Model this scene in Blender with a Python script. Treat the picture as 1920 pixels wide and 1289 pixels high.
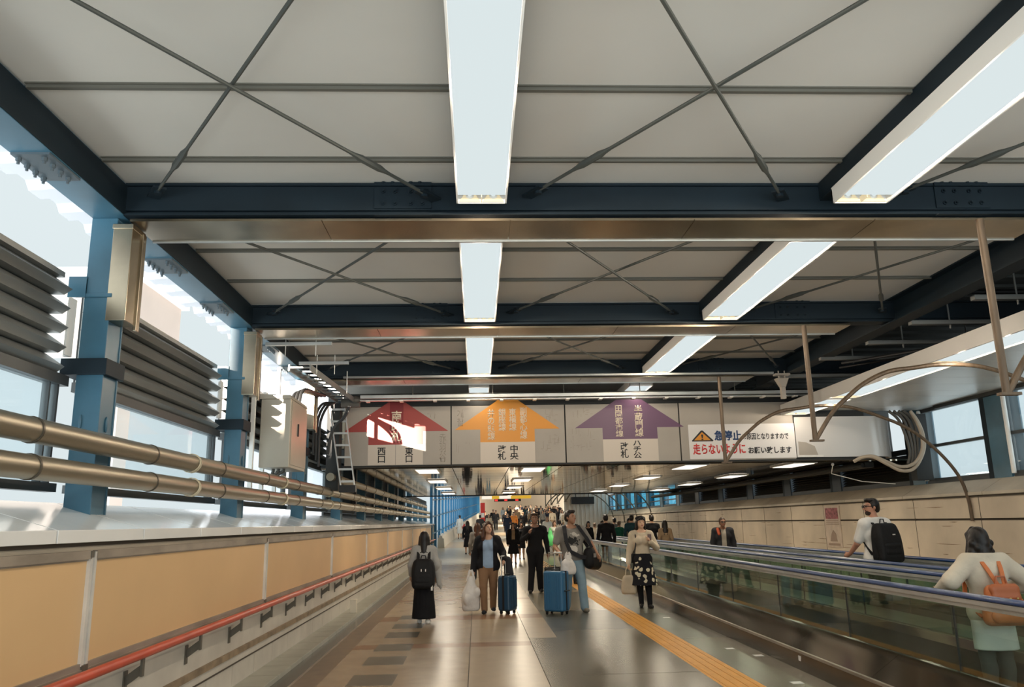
import bpy, math, random
import numpy as np
from mathutils import Vector, Matrix

random.seed(7)
SC = bpy.context.scene
COL = SC.collection
for _o in list(bpy.data.objects):
    bpy.data.objects.remove(_o)

# ------------------------------------------------------------ camera
PITCH, YAW, ROLL, EYE = math.radians(12.677), math.radians(2.707), math.radians(1.116), 1.6
cam_data = bpy.data.cameras.new('camera')
cam_data.sensor_width = 36.0
cam_data.lens = 1492.09 / 1920 * 36
cam_data.clip_start, cam_data.clip_end = 0.05, 1000
cam = bpy.data.objects.new('camera', cam_data)
COL.objects.link(cam)
_f = Vector((math.sin(YAW) * math.cos(PITCH), math.cos(YAW) * math.cos(PITCH), math.sin(PITCH)))
_r0 = Vector((math.cos(YAW), -math.sin(YAW), 0)); _u0 = _r0.cross(_f)
_r = _r0 * math.cos(ROLL) - _u0 * math.sin(ROLL)
_u = _r0 * math.sin(ROLL) + _u0 * math.cos(ROLL)
cam.matrix_world = Matrix(((_r.x, _u.x, -_f.x, 0), (_r.y, _u.y, -_f.y, 0), (_r.z, _u.z, -_f.z, EYE), (0, 0, 0, 1)))
SC.camera = cam

# ------------------------------------------------------------ exposure, sky, sun
SC.view_settings.view_transform = 'Standard'
SC.view_settings.look = 'None'
SC.view_settings.exposure = 0.0
SC.view_settings.gamma = 1.0
SC.view_settings.use_curve_mapping = False

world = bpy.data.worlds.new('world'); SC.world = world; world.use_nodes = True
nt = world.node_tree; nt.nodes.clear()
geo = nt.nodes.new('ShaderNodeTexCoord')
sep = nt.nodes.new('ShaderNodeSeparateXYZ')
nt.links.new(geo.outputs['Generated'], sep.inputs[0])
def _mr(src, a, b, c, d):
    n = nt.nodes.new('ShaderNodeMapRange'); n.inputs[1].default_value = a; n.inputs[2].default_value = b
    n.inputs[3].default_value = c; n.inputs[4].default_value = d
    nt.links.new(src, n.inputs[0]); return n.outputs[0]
back = _mr(sep.outputs[1], -0.75, 0.0, 3.0, 0.83)      # sky made brighter behind the camera as added fill
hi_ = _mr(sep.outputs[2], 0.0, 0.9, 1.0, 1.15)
low = _mr(sep.outputs[2], -0.5, -0.03, 2.7, 1.0)         # glow added below the horizon to light the ceiling
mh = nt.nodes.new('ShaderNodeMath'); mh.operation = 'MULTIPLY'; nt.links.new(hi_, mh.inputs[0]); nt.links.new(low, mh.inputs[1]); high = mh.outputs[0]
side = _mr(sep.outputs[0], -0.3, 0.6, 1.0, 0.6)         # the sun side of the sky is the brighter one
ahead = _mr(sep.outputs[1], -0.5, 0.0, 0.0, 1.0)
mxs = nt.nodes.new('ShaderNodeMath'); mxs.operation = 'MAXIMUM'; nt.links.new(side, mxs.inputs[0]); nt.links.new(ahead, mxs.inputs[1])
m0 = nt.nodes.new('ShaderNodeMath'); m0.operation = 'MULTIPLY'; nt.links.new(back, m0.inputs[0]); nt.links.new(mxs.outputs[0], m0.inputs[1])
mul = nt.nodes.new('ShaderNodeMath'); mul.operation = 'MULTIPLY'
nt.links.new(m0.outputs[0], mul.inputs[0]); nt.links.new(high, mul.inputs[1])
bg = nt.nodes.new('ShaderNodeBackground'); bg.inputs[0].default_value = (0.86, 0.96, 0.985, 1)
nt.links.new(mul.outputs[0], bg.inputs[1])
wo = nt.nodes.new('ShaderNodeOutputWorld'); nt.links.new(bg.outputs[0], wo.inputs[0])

sun_data = bpy.data.lights.new('sun', 'SUN'); sun_data.energy = 45.0; sun_data.angle = math.radians(0.4)
sun_data.color = (1.0, 0.86, 0.72)
sun = bpy.data.objects.new('sun', sun_data); COL.objects.link(sun)
SUN_DIR = Vector((0.415, 1.0, -0.115)).normalized()     # the way the low evening sun travels
sun.rotation_euler = SUN_DIR.to_track_quat('-Z', 'Y').to_euler()
sun.location = (-30, -50, 12)

# ------------------------------------------------------------ materials
MATS = {}
def mat(name, col=(.5, .5, .5), rough=.5, metal=0., noise=None, bump=None, emit=None, spec=.5, sheen=0):
    """noise=(scale, amount[, stretch xyz]) varies the colour; bump=(scale, strength)."""
    if name in MATS: return MATS[name]
    m = bpy.data.materials.new(name); m.use_nodes = True
    n = m.node_tree.nodes; l = m.node_tree.links
    b = n['Principled BSDF']
    b.inputs['Base Color'].default_value = (*col, 1); b.inputs['Roughness'].default_value = rough
    b.inputs['Metallic'].default_value = metal; b.inputs['Specular IOR Level'].default_value = spec
    if sheen: b.inputs['Sheen Weight'].default_value = sheen
    if noise or bump:
        tc = n.new('ShaderNodeTexCoord')
    if noise:
        mp = n.new('ShaderNodeMapping'); l.new(tc.outputs['Object'], mp.inputs[0])
        if len(noise) > 2: mp.inputs['Scale'].default_value = noise[2]
        t = n.new('ShaderNodeTexNoise'); t.inputs['Scale'].default_value = noise[0]; t.inputs['Detail'].default_value = 6
        l.new(mp.outputs[0], t.inputs['Vector'])
        r = n.new('ShaderNodeValToRGB'); a = noise[1]
        r.color_ramp.elements[0].position = .3; r.color_ramp.elements[1].position = .7
        r.color_ramp.elements[0].color = (*[c * (1 - a) for c in col], 1)
        r.color_ramp.elements[1].color = (*[min(1, c * (1 + a)) for c in col], 1)
        l.new(t.outputs[0], r.inputs[0]); l.new(r.outputs[0], b.inputs['Base Color'])
    if bump:
        t2 = n.new('ShaderNodeTexNoise'); t2.inputs['Scale'].default_value = bump[0]; t2.inputs['Detail'].default_value = 4
        l.new(tc.outputs['Object'], t2.inputs['Vector'])
        bp = n.new('ShaderNodeBump'); bp.inputs['Strength'].default_value = bump[1]; bp.inputs['Distance'].default_value = .02
        l.new(t2.outputs[0], bp.inputs['Height']); l.new(bp.outputs[0], b.inputs['Normal'])
    if emit:
        b.inputs['Emission Color'].default_value = (*emit[0], 1); b.inputs['Emission Strength'].default_value = emit[1]
    MATS[name] = m; return m

def glass(name, tint=(.8, .9, .92), haze=.15, gloss=.12, haze_col=(.75, .85, .88), rough=.03):
    if name in MATS: return MATS[name]
    m = bpy.data.materials.new(name); m.use_nodes = True; n = m.node_tree.nodes; l = m.node_tree.links; n.clear()
    out = n.new('ShaderNodeOutputMaterial'); tr = n.new('ShaderNodeBsdfTransparent'); tr.inputs[0].default_value = (*tint, 1)
    df = n.new('ShaderNodeBsdfTranslucent'); df.inputs[0].default_value = (*haze_col, 1)
    gl = n.new('ShaderNodeBsdfGlossy'); gl.inputs['Roughness'].default_value = rough
    lw = n.new('ShaderNodeLayerWeight'); lw.inputs[0].default_value = .5
    fr = n.new('ShaderNodeMath'); fr.operation = 'POWER'; fr.inputs[1].default_value = 4.0; l.new(lw.outputs['Facing'], fr.inputs[0])
    a = n.new('ShaderNodeMixShader'); a.inputs[0].default_value = haze; l.new(tr.outputs[0], a.inputs[1]); l.new(df.outputs[0], a.inputs[2])
    mx = n.new('ShaderNodeMath'); mx.operation = 'MULTIPLY_ADD'; mx.inputs[1].default_value = .45; mx.inputs[2].default_value = gloss
    l.new(fr.outputs[0], mx.inputs[0])
    b = n.new('ShaderNodeMixShader'); l.new(mx.outputs[0], b.inputs[0]); l.new(a.outputs[0], b.inputs[1]); l.new(gl.outputs[0], b.inputs[2])
    l.new(b.outputs[0], out.inputs[0]); MATS[name] = m; return m

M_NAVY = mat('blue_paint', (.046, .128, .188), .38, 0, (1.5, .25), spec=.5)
M_BEAM = mat('navy_beam_paint', (.007, .015, .022), .6, 0, (2, .2), spec=.25)  # the columns' paint, with the beams' shade put into the colour
M_CEIL = mat('ceiling_panel', (.63, .59, .53), .75, 0, (.7, .05))
M_STRIP = mat('dark_strip', (.13, .122, .10), .5)
M_ROD = mat('grey_green_rod', (.06, .065, .058), .5)
M_PAN = mat('brushed_steel', (.38, .32, .235), .27, 1, (2.2, .25, (1, 1, 1)))
M_GALV = mat('galvanised_steel', (.34, .35, .34), .42, .75, (2.5, .22, (1, .2, 1)))
M_GALVL = mat('light_galvanised', (.52, .53, .52), .4, .6, (3, .15))
M_PIPE = mat('lagged_pipe_steel', (.34, .305, .235), .36, .85, (1.2, .15, (3, .2, 3)))
M_BAND = mat('dark_band', (.09, .075, .055), .5, .4)
M_TWINE = mat('twine', (.62, .55, .40), .9)
M_CAP = mat('coping', (.80, .80, .78), .14, 0, (1.2, .08), spec=.9)
M_PANEL = mat('yellow_board', (.69, .45, .225), .42, 0, (.8, .06), bump=(6, .05))
M_ALU = mat('aluminium', (.74, .71, .66), .4, .3, (4, .12, (1, .3, 1)))
M_ALUD = mat('tarnished_aluminium', (.36, .31, .255), .5, .5, (5, .3, (1, .3, 1)))
M_RED = mat('red_handrail', (.50, .062, .025), .35, 0, (3, .2))
M_IRON = mat('rail_iron', (.13, .115, .09), .55, .3)
M_TILE = mat('cream_tile', (.56, .52, .45), .4, 0, (2.2, .12))
M_TILE2 = mat('grey_green_tile', (.36, .355, .29), .35, 0, (3, .12))
M_GROUT = mat('dark_seam', (.07, .055, .04), .8)
M_RUST = mat('brown_stained_ledge', (.26, .19, .12), .6, 0, (6, .35))
M_FTAN = mat('floor_tan', (.30, .228, .150), .27, 0, (3, .13), spec=.6)
M_FTAN2 = mat('floor_pale_tan', (.37, .295, .205), .28, 0, (3, .1), spec=.6)
M_FBROWN = mat('floor_brown_band', (.23, .125, .065), .3, 0, (4, .15), spec=.6)
M_FGREY = mat('floor_grey', (.14, .128, .096), .27, 0, (2, .16), spec=.6)
M_FDARK = mat('floor_dark_grey', (.10, .098, .078), .28, 0, (3, .15), spec=.6)
M_TACT = mat('tactile_yellow', (.66, .315, .05), .5, 0, (4, .1))
M_GUTTER = mat('gutter_metal', (.07, .06, .045), .2, .6, (5, .2))
M_WHITE = mat('white_paint', (.80, .79, .76), .4)
M_OFFW = mat('off_white_board', (.37, .335, .29), .5, 0, (1.5, .07))
M_PLATE = mat('white_plate', (.60, .53, .45), .45)
M_SRED = mat('sign_red', (.34, .048, .038), .45)
M_SDRED = mat('sign_dark_red', (.22, .012, .014), .45)
M_SYEL = mat('sign_orange', (.68, .27, .014), .45)
M_SPUR = mat('sign_purple', (.125, .055, .115), .45)
M_BLACK = mat('black', (.008, .008, .009), .5)
M_INK = mat('lettering_ink', (.012, .012, .014), .5)
M_TXTP = mat('pale_lettering', (.72, .62, .48), .5)
M_TXTR = mat('red_lettering', (.62, .035, .03), .5)
M_TXTB = mat('blue_lettering', (.01, .05, .16), .5)
M_GHOST = mat('old_letter_residue', (.30, .265, .22), .7)
M_CONC = mat('concrete_wall', (.56, .475, .365), .6, 0, (1.3, .16), bump=(3, .15))
M_STAIN = mat('water_stain', (.24, .165, .10), .7, 0, (7, .4))
M_DARK = mat('dark_void', (.02, .022, .022), .7)
M_DLOUV = mat('dark_louvre', (.045, .042, .036), .5, .3)
M_MIRROR = mat('polished_ceiling_metal', (.58, .50, .39), .05, 1, (1.4, .2), bump=(1.6, .09))
M_RUBBER = mat('navy_rubber', (.010, .048, .17), .28)
M_DECK = mat('deck_metal', (.23, .195, .145), .10, .95, (1.5, .2, (.3, .1, 1)))
M_DECKD = mat('skirt_metal', (.12, .105, .08), .22, .9, (2, .2))
M_TREAD = mat('pallet_dark', (.075, .06, .045), .4, .4)
M_POLE = mat('weathered_bronze_pole', (.12, .083, .052), .5, .2, (9, .3, (3, 3, .5)))
M_CABLE = mat('cable_grey', (.09, .085, .075), .6)
M_HOSE = mat('beige_conduit', (.42, .35, .27), .5)
M_DIFF = mat('lit_diffuser', (0, 0, 0), 1, emit=((.715, .80, .81), 1.0), spec=0)
M_DIFFW = mat('lit_warm_reflector', (.3, .26, .18), .6, emit=((.72, .60, .38), .8), spec=0)
M_CANOPY = mat('canopy_panel', (.58, .57, .54), .35, .1, (1, .05))
G_CLEAR = glass('hazy_glass', (.93, .97, .985), .06, .02)
G_BAL = glass('balustrade_glass', (.80, .89, .84), .02, .07, (.3, .36, .32), .012)
G_BLUE = glass('blue_glass', (.42, .82, .97), .05, .03, (.1, .5, .75))
G_DEEP = glass('pale_blue_glass', (.42, .72, .92), .10, .03, (.1, .4, .7))

# ------------------------------------------------------------ mesh builder
def tag(o, label=None, cat=None, group=None, kind=None):
    if label: o['label'] = label
    if cat: o['category'] = cat
    if group: o['group'] = group
    if kind: o['kind'] = kind
    return o

def empty(name, loc, label=None, cat=None, group=None, rz=0.):
    o = bpy.data.objects.new(name, None); COL.objects.link(o); o.empty_display_size = .1
    o.location = loc; o.rotation_euler = (0, 0, rz)
    return tag(o, label, cat, group)

def wloc(o):
    v = Vector((0, 0, 0))
    while o is not None:
        v += o.location; o = o.parent
    return v

class MB:
    def __init__(s): s.v = []; s.f = []; s.mi = []
    def add(s, vs, fs, mi=0):
        k = len(s.v); s.v += [tuple(p) for p in vs]
        s.f += [tuple(i + k for i in f) for f in fs]; s.mi += [mi] * len(fs); return s
    def box(s, x0, x1, y0, y1, z0, z1, mi=0):
        vs = [(x, y, z) for x in (x0, x1) for y in (y0, y1) for z in (z0, z1)]
        return s.add(vs, [(0, 1, 3, 2), (4, 6, 7, 5), (0, 4, 5, 1), (2, 3, 7, 6), (0, 2, 6, 4), (1, 5, 7, 3)], mi)
    def bar(s, p, q, w, h, up=(0, 0, 1), mi=0):
        p, q = Vector(p), Vector(q); d = (q - p).normalized(); u = Vector(up)
        sx = d.cross(u).normalized(); u = sx.cross(d).normalized()
        a, b = sx * w / 2, u * h / 2
        vs = [p - a - b, p - a + b, p + a - b, p + a + b, q - a - b, q - a + b, q + a - b, q + a + b]
        return s.add(vs, [(0, 1, 3, 2), (4, 6, 7, 5), (0, 4, 5, 1), (2, 3, 7, 6), (0, 2, 6, 4), (1, 5, 7, 3)], mi)
    def tube(s, pts, r, n=10, cap=True, mi=0):
        pts = [Vector(p) for p in pts]; rs = r if isinstance(r, (list, tuple)) else [r] * len(pts)
        t0 = (pts[1] - pts[0]).normalized()
        u = t0.orthogonal().normalized(); vs = []; fs = []
        for i, p in enumerate(pts):
            t = (pts[min(i + 1, len(pts) - 1)] - pts[max(i - 1, 0)]).normalized()
            u = (u - t * u.dot(t)).normalized(); w = t.cross(u)
            for k in range(n):
                a = 2 * math.pi * k / n
                vs.append(p + (u * math.cos(a) + w * math.sin(a)) * rs[i])
        for i in range(len(pts) - 1):
            for k in range(n):
                k2 = (k + 1) % n
                fs.append((i * n + k, i * n + k2, (i + 1) * n + k2, (i + 1) * n + k))
        if cap:
            fs.append(tuple(range(n - 1, -1, -1))); fs.append(tuple((len(pts) - 1) * n + k for k in range(n)))
        return s.add(vs, fs, mi)
    def prism(s, poly, axis, a, b, mi=0):
        """poly: list of 2D points in the two axes other than `axis`, extruded from a to b."""
        def P(u, v, w):
            return {'x': (w, u, v), 'y': (u, w, v), 'z': (u, v, w)}[axis]
        n = len(poly); vs = [P(u, v, a) for u, v in poly] + [P(u, v, b) for u, v in poly]
        fs = [tuple(range(n)), tuple(range(2 * n - 1, n - 1, -1))] + [(i, i + n, (i + 1) % n + n, (i + 1) % n) for i in range(n)]
        return s.add(vs, fs, mi)
    def ball(s, c, r, n=10, m=6, mi=0):
        rx, ry, rz = (r, r, r) if not isinstance(r, (tuple, list)) else r
        vs = [(c[0], c[1], c[2] + rz)]
        for i in range(1, m):
            t = math.pi * i / m
            for k in range(n):
                a = 2 * math.pi * k / n
                vs.append((c[0] + rx * math.sin(t) * math.cos(a), c[1] + ry * math.sin(t) * math.sin(a), c[2] + rz * math.cos(t)))
        vs.append((c[0], c[1], c[2] - rz)); fs = []
        for k in range(n): fs.append((0, 1 + k, 1 + (k + 1) % n))
        for i in range(m - 2):
            for k in range(n):
                fs.append((1 + i * n + k, 1 + (i + 1) * n + k, 1 + (i + 1) * n + (k + 1) % n, 1 + i * n + (k + 1) % n))
        L = len(vs) - 1
        for k in range(n): fs.append((L, 1 + (m - 2) * n + (k + 1) % n, 1 + (m - 2) * n + k))
        return s.add(vs, fs, mi)
    def quad(s, a, b, c, d, mi=0): return s.add([a, b, c, d], [(0, 1, 2, 3)], mi)
    def build(s, name, mats, parent=None, local=False, smooth=35, bevel=0):
        me = bpy.data.meshes.new(name)
        off = Vector((0, 0, 0))
        if parent is not None and not local: off = wloc(parent)
        elif parent is None and not local:
            A = np.array(s.v); lo, hi = A.min(0), A.max(0)
            off = Vector(((lo[0] + hi[0]) / 2, (lo[1] + hi[1]) / 2, lo[2]))
        ox, oy, oz = off
        me.from_pydata([(v[0] - ox, v[1] - oy, v[2] - oz) for v in s.v], [], s.f)
        for m in (mats if isinstance(mats, (list, tuple)) else [mats]): me.materials.append(m)
        me.polygons.foreach_set('material_index', s.mi)
        import bmesh
        bm = bmesh.new(); bm.from_mesh(me); bmesh.ops.recalc_face_normals(bm, faces=bm.faces); bm.to_mesh(me); bm.free()
        if smooth:
            me.polygons.foreach_set('use_smooth', [True] * len(me.polygons))
            me.set_sharp_from_angle(angle=math.radians(smooth))
        me.update()
        o = bpy.data.objects.new(name, me); COL.objects.link(o)
        if parent is not None: o.parent = parent
        elif not local: o.location = off
        if bevel:
            bv = o.modifiers.new('bevel', 'BEVEL'); bv.width = bevel; bv.segments = 2; bv.limit_method = 'ANGLE'
        return o

def copy_tree(o, parent=None):
    c = o.copy(); COL.objects.link(c); c.parent = parent
    for ch in list(o.children): copy_tree(ch, c)
    return c

def struct(o, label=None):
    o['kind'] = 'structure'
    if label: o['label'] = label
    return o

ORD = ['first', 'second', 'third', 'fourth', 'fifth', 'sixth', 'seventh', 'eighth', 'ninth', 'tenth', 'eleventh', 'twelfth', 'thirteenth',
       'fourteenth', 'fifteenth', 'sixteenth', 'seventeenth', 'eighteenth', 'nineteenth', 'twentieth']
CARD = ['one', 'two', 'three', 'four', 'five', 'six', 'seven', 'eight', 'nine', 'ten', 'eleven', 'twelve']

def lettering(name, text, x0, x1, z0, z1, y, m, parent, vertical=False, bold=.012, depth=.004):
    """Text standing in the plane y (facing -y), stretched to fill the box x0..x1, z0..z1."""
    body = '\n'.join(text) if vertical else text
    c = bpy.data.curves.new('text', 'FONT'); c.body = body; c.size = 1; c.offset = bold; c.extrude = 0.0
    c.space_line = .92 if vertical else 1
    c.resolution_u = 3
    t = bpy.data.objects.new('text', c); COL.objects.link(t)
    dg = bpy.context.evaluated_depsgraph_get()
    me = bpy.data.meshes.new_from_object(t.evaluated_get(dg))
    bpy.data.objects.remove(t); bpy.data.curves.remove(c)
    n = len(me.vertices); co = np.empty(n * 3, np.float32); me.vertices.foreach_get('co', co); co = co.reshape(-1, 3)
    lo, hi = co.min(0), co.max(0)
    off = wloc(parent)
    out = np.empty_like(co)
    out[:, 0] = x0 + (co[:, 0] - lo[0]) / (hi[0] - lo[0]) * (x1 - x0) - off.x
    out[:, 2] = z0 + (co[:, 1] - lo[1]) / (hi[1] - lo[1]) * (z1 - z0) - off.z
    out[:, 1] = y - off.y
    me.vertices.foreach_set('co', out.ravel()); me.materials.clear(); me.materials.append(m)
    me.update(); me.name = name
    o = bpy.data.objects.new(name, me); COL.objects.link(o); o.parent = parent
    sd = o.modifiers.new('thickness', 'SOLIDIFY'); sd.thickness = depth; sd.offset = 0
    return o
# ============================================================ SETTING
# ---- floor: tiles by zone, then the ramp at the far end
def floor_mesh():
    fm = MB()
    mats = [M_FTAN, M_FTAN2, M_FBROWN, M_FGREY, M_FDARK, M_TACT, M_GROUT, mat('floor_pale_grey', (.42, .42, .39), .3, 0, (3, .1), spec=.6)]  # palest tone paints the sky's sheen onto the far floor
    def strip(x0, x1, cuts, z=0.):            # cuts: [(y_end, mi), ...] from y0
        y = cuts[0]
        for ye, mi in cuts[1:]:
            fm.quad((x0, y, z), (x1, y, z), (x1, ye, z), (x0, ye, z), mi); y = ye
    def banded(y0, y1, base, bands):
        out = [y0]
        for a, b in bands:
            if b <= y0 or a >= y1: continue
            out += [(a, base), (b, 2)]
        out.append((y1, base)); return out
    bands = [(7.6, 7.95), (11.18, 11.57), (14.25, 14.9), (17.7, 18.1), (21.3, 21.6), (24.8, 25.2), (28.4, 28.7), (31.9, 32.3), (35.5, 35.8), (39, 39.3)]
    # left tan walk, with the staggered grey bars
    strip(-1.66, -1.36, banded(-1, 33, 0, bands) + [(42, 7)])
    bars = [-1]; y = 4.2
    base = 0
    for k in range(10):
        w = .62
        bars += [(y, 0), (y + w, 4)]; y += 1.22 if k % 2 == 0 else 1.05
    bars += [(33, 0), (42, 7)]
    strip(-1.36, -.88, bars)
    strip(-.88, -.11, banded(-1, 33, 0, bands) + [(42, 7)])
    strip(-.11, -.10, [-1, (42, 6)])
    strip(-.10, .715, banded(-1, 42, 1, bands))
    strip(.715, .725, [-1, (42, 6)])
    strip(.725, 1.115, [-1, (11.86, 3), (14.3, 1), (14.9, 2), (17.7, 1), (18.1, 2), (24.8, 1), (25.2, 2), (42, 0)])
    strip(1.115, 2.38, [-1, (9.0, 3), (9.02, 6), (12.6, 3), (15.3, 4), (19.2, 3), (19.6, 0), (26, 3), (26.4, 0), (42, 3)])
    strip(2.38, 2.785, [-1, (18, 5), (30, 5), (33, 3), (42, 3)])
    strip(2.785, 8.2, [-1, (11.5, 3), (14.5, 4), (18, 3), (42, 3)])
    strip(-2.6, -1.66, [33, (42, 7)])
    # ramp rising 3.4 %
    n = 12
    for i in range(n):
        a, b = 42 + i * 6, 42 + (i + 1) * 6
        za, zb = (a - 42) * .034, (b - 42) * .034
        fm.quad((-3.2, a, za), (12, a, za), (12, b, zb), (-3.2, b, zb), 1 if i % 2 else 7)
    fm.box(-3.2, 12, -1, 42, -.3, -.03, 4)
    return fm.build('floor', mats, smooth=0)
struct(floor_mesh(), 'polished tan and grey tiled concourse floor rising to a ramp far ahead')

tb = MB()                                                     # raised ribs of the tactile strip
for yy in range(0, 100):
    y = 4 + yy * .3
    for k in range(4):
        x = 2.435 + k * .1
        tb.box(x - .018, x + .018, y, y + .297, -.001, .004)
tag(tb.build('tactile_paving', M_TACT, smooth=0), 'yellow ribbed tactile paving strip running along the grey floor', 'tactile paving')
tri = [(3.146, 13.83), (3.157, 10.47), (3.327, 9.907), (3.143, 8.28)]
for i, (x, y) in enumerate(tri):
    s_ = MB(); s_.box(x - .055, x + .055, y - .05, y + .05, .0005, .003)
    tag(s_.build('floor_sticker', M_WHITE, smooth=0),
        ['white square sticker on the floor at the feet of the floral skirt', 'white floor sticker just right of the tactile strip, behind its close twin',
         'white floor sticker nearest the moving walkway skirt', 'white floor sticker at the bottom edge of the photo'][i], 'floor sticker')

# ---- gutter and ledge on the left
g = MB(); g.box(-2.14, -1.93, -1, 33, -.03, -.001, 0); g.box(-1.93, -1.66, -1, 33, -.03, .0, 1)
g.box(-1.95, -1.925, -1, 33, -.001, .006, 2)
struct(g.build('trim_1', [M_GUTTER, mat('floor_edge_brown', (.15, .11, .072), .3, 0, (5, .25)), M_ALUD], smooth=0), 'dark shiny metal gutter cover along the left edge of the floor')
g = MB()
y = -1.
while y < 46: g.box(-2.47, -2.14, y, y + .594, -.03, .05); y += .6
struct(g.build('baseboard_left', M_TILE2, smooth=0, bevel=.006), 'olive tiled ledge at the foot of the left wall')

# ---- left parapet wall (core), tiles, seams
w = MB(); YL0, YL1 = -1.0, 48.0
w.box(-3.02, -2.475, YL0, YL1, -.05, 1.53, 0)
w.box(-2.48, -2.462, YL0, YL1, .40, .745, 1)
w.box(-2.48, -2.435, YL0, YL1, .345, .40, 2)
w.box(-2.48, -2.452, YL0, YL1, .275, .345, 1)
w.box(-2.48, -2.445, YL0, YL1, .262, .275, 3)
y = YL0
while y < YL1:
    w.box(-2.48, -2.457, y, y + .79, .05, .262, 4); y += .8
w.box(-2.49, -2.44, YL0, YL1, 1.506, 1.53, 3); w.box(-2.49, -2.455, YL0, YL1, 1.475, 1.506, 0)
struct(w.build('wall_left', [M_CONC, M_TILE, M_RUST, M_GROUT, M_TILE], smooth=0), 'cream tiled parapet wall along the left side')
cp = MB(); prof = [(-2.38, 1.53), (-2.38, 1.605), (-3.02, 1.80), (-3.02, 1.53)]
y = -1.25 + .0
ys = [4.755 + 1.205 * k for k in range(-5, 36)]
for a in ys:
    cp.prism(prof, 'y', a + .008, a + 1.197)
cp.prism([(-2.39, 1.535), (-2.39, 1.597), (-3.01, 1.79), (-3.01, 1.535)], 'y', ys[0], ys[-1], 1)
struct(cp.build('trim_2', [M_CAP, M_GROUT], smooth=0, bevel=.003), 'pale sloping coping slabs on top of the left wall')

# ---- right concrete wall with coping
w = MB(); YR0, YR1 = -1.0, 52.0
w.box(8.0, 8.6, YR0, YR1, -.05, 1.49, 0); w.box(8.035, 8.6, YR0, YR1, 1.49, 1.525, 1); w.box(8.0, 8.6, YR0, YR1, 1.525, 1.865, 0)
y = 0.9
while y < 50:
    w.box(7.997, 8.01, y, y + .012, .0, 1.86, 1); y += 1.95
rr = random.Random(5)
for k in range(110):
    y = rr.uniform(8, 45); z = rr.choice([1.40, 1.47, .93, 1.0, 1.1, 1.72])
    L = rr.uniform(.1, .9)
    w.prism([(y, z), (y + L * .3, z + .003), (y + L, z), (y + L * .8, z - rr.uniform(.003, .009)), (y + L * .35, z - rr.uniform(.002, .014))], 'x', 7.997, 8.005, 2)
struct(w.build('wall_right', [M_CONC, M_GROUT, M_STAIN], smooth=0), 'stained beige concrete wall along the far moving walkway')
cp = MB(); prof = [(7.94, 1.885), (7.94, 1.935), (8.30, 2.14), (8.75, 2.2), (8.75, 1.885)]
a = .4
while a < 50:
    cp.prism(prof, 'y', a + .006, a + 2.394); a += 2.4
cp.box(7.97, 8.75, 0, 52, 1.86, 1.887, 1)
struct(cp.build('trim_3', [mat('concrete_coping', (.45, .40, .32), .55, 0, (2, .15)), M_GROUT], smooth=0, bevel=.004), 'pale sloping coping slabs on top of the right wall')

# ---- main roof: panels over the hall
CZ = 4.2
c = MB()
py = 4.40 - .98 * 6
while py < 17.2:
    c.box(-2.72, 5.22, py + .008, min(py + .972, 17.3), CZ, CZ + .05, 0); py += .98
c.box(-2.72, 5.22, -1.5, 17.3, CZ + .05, CZ + .09, 1)
struct(c.build('ceiling', [M_CEIL, M_DARK], smooth=0), 'off-white flat ceiling panels between the dark beams')
c = MB()                                                       # dark lower roof over the far walkway
y = -1.5
while y < 17:
    c.box(5.2, 9.2, y, y + .2, 4.24, 4.28); c.box(5.2, 9.2, y + .2, y + .4, 4.28, 4.32); y += .4
struct(c.build('ceiling', mat('dark_corrugated_roof', (.07, .075, .07), .6), smooth=0), 'dark corrugated roof sheet over the moving walkways')
c = MB(); c.box(-3.2, 9.2, 17.3, 17.4, 2.64, 4.5)  # dark sheet fills in the unlit space above the fascia
struct(c.build('wall_back', M_DARK, smooth=0), 'dark sheet put in for the darkness above the sign fascia')

# eaves outside the left beam: corrugated sheet
c = MB(); y = -1.5; pts = []
n = 0
while y < 15:
    z = [4.16, 4.16, 4.22, 4.22][n % 4]; pts.append((y, z)); y += [.17, .06, .17, .06][n % 4]; n += 1
xo, xi = -3.42, -2.95
for (ya, za), (yb, zb) in zip(pts[:-1], pts[1:]):
    c.quad((xo, ya, za), (xi, ya, za + .03), (xi, yb, zb + .03), (xo, yb, zb))
    c.quad((xo, ya, za + .012), (xi, ya, za + .042), (xi, yb, zb + .042), (xo, yb, zb + .012))
    c.quad((xo, ya, za), (xo, ya, za + .012), (xo, yb, zb + .012), (xo, yb, zb))
struct(c.build('trim_4', mat('eave_sheet', (.56, .56, .60), .5), smooth=0), 'pale corrugated eave sheet outside the left beam')
c = MB(); c.box(-2.98, -2.68, -1.5, 17.3, 4.21, 4.27)
struct(c.build('trim_5', M_BEAM, smooth=0), 'dark closer strip above the left beam')

# ---- mirror-like lower ceiling beyond the sign fascia
c = MB(); x0 = -2.9
LC0, LC1 = 15.12, 30.6
xs = [-2.9, -1.9, -.45, .62, 1.62, 2.7, 3.72, 4.8, 5.84, 7.0, 8.5]
for a, b in zip(xs[:-1], xs[1:]):
    y = LC0
    while y < LC1 - .1:
        c.box(a + .008, b - .008, y + .01, y + .96, 2.62, 2.65, 0); y += .97
c.box(-2.9, 8.5, LC0, LC1, 2.65, 2.70, 1)
c.box(-2.9, 8.5, LC1, LC1 + .1, 2.6, 3.6, 1)
struct(c.build('ceiling', [M_MIRROR, M_BLACK], smooth=0), 'low mirror-polished metal ceiling beyond the arrow signs')
c = MB(); c.quad((-2.6, 30.75, 3.6), (8.5, 30.75, 3.6), (8.5, 50.1, 4.018), (-2.6, 50.1, 4.018)); c.quad((-2.6, 50.1, 4.018), (14, 50.1, 4.018), (14, 114, 5.4), (-.1, 114, 5.4))
c.box(-2.6, 8.5, 30.7, 30.75, 3.6, 3.8)
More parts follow.
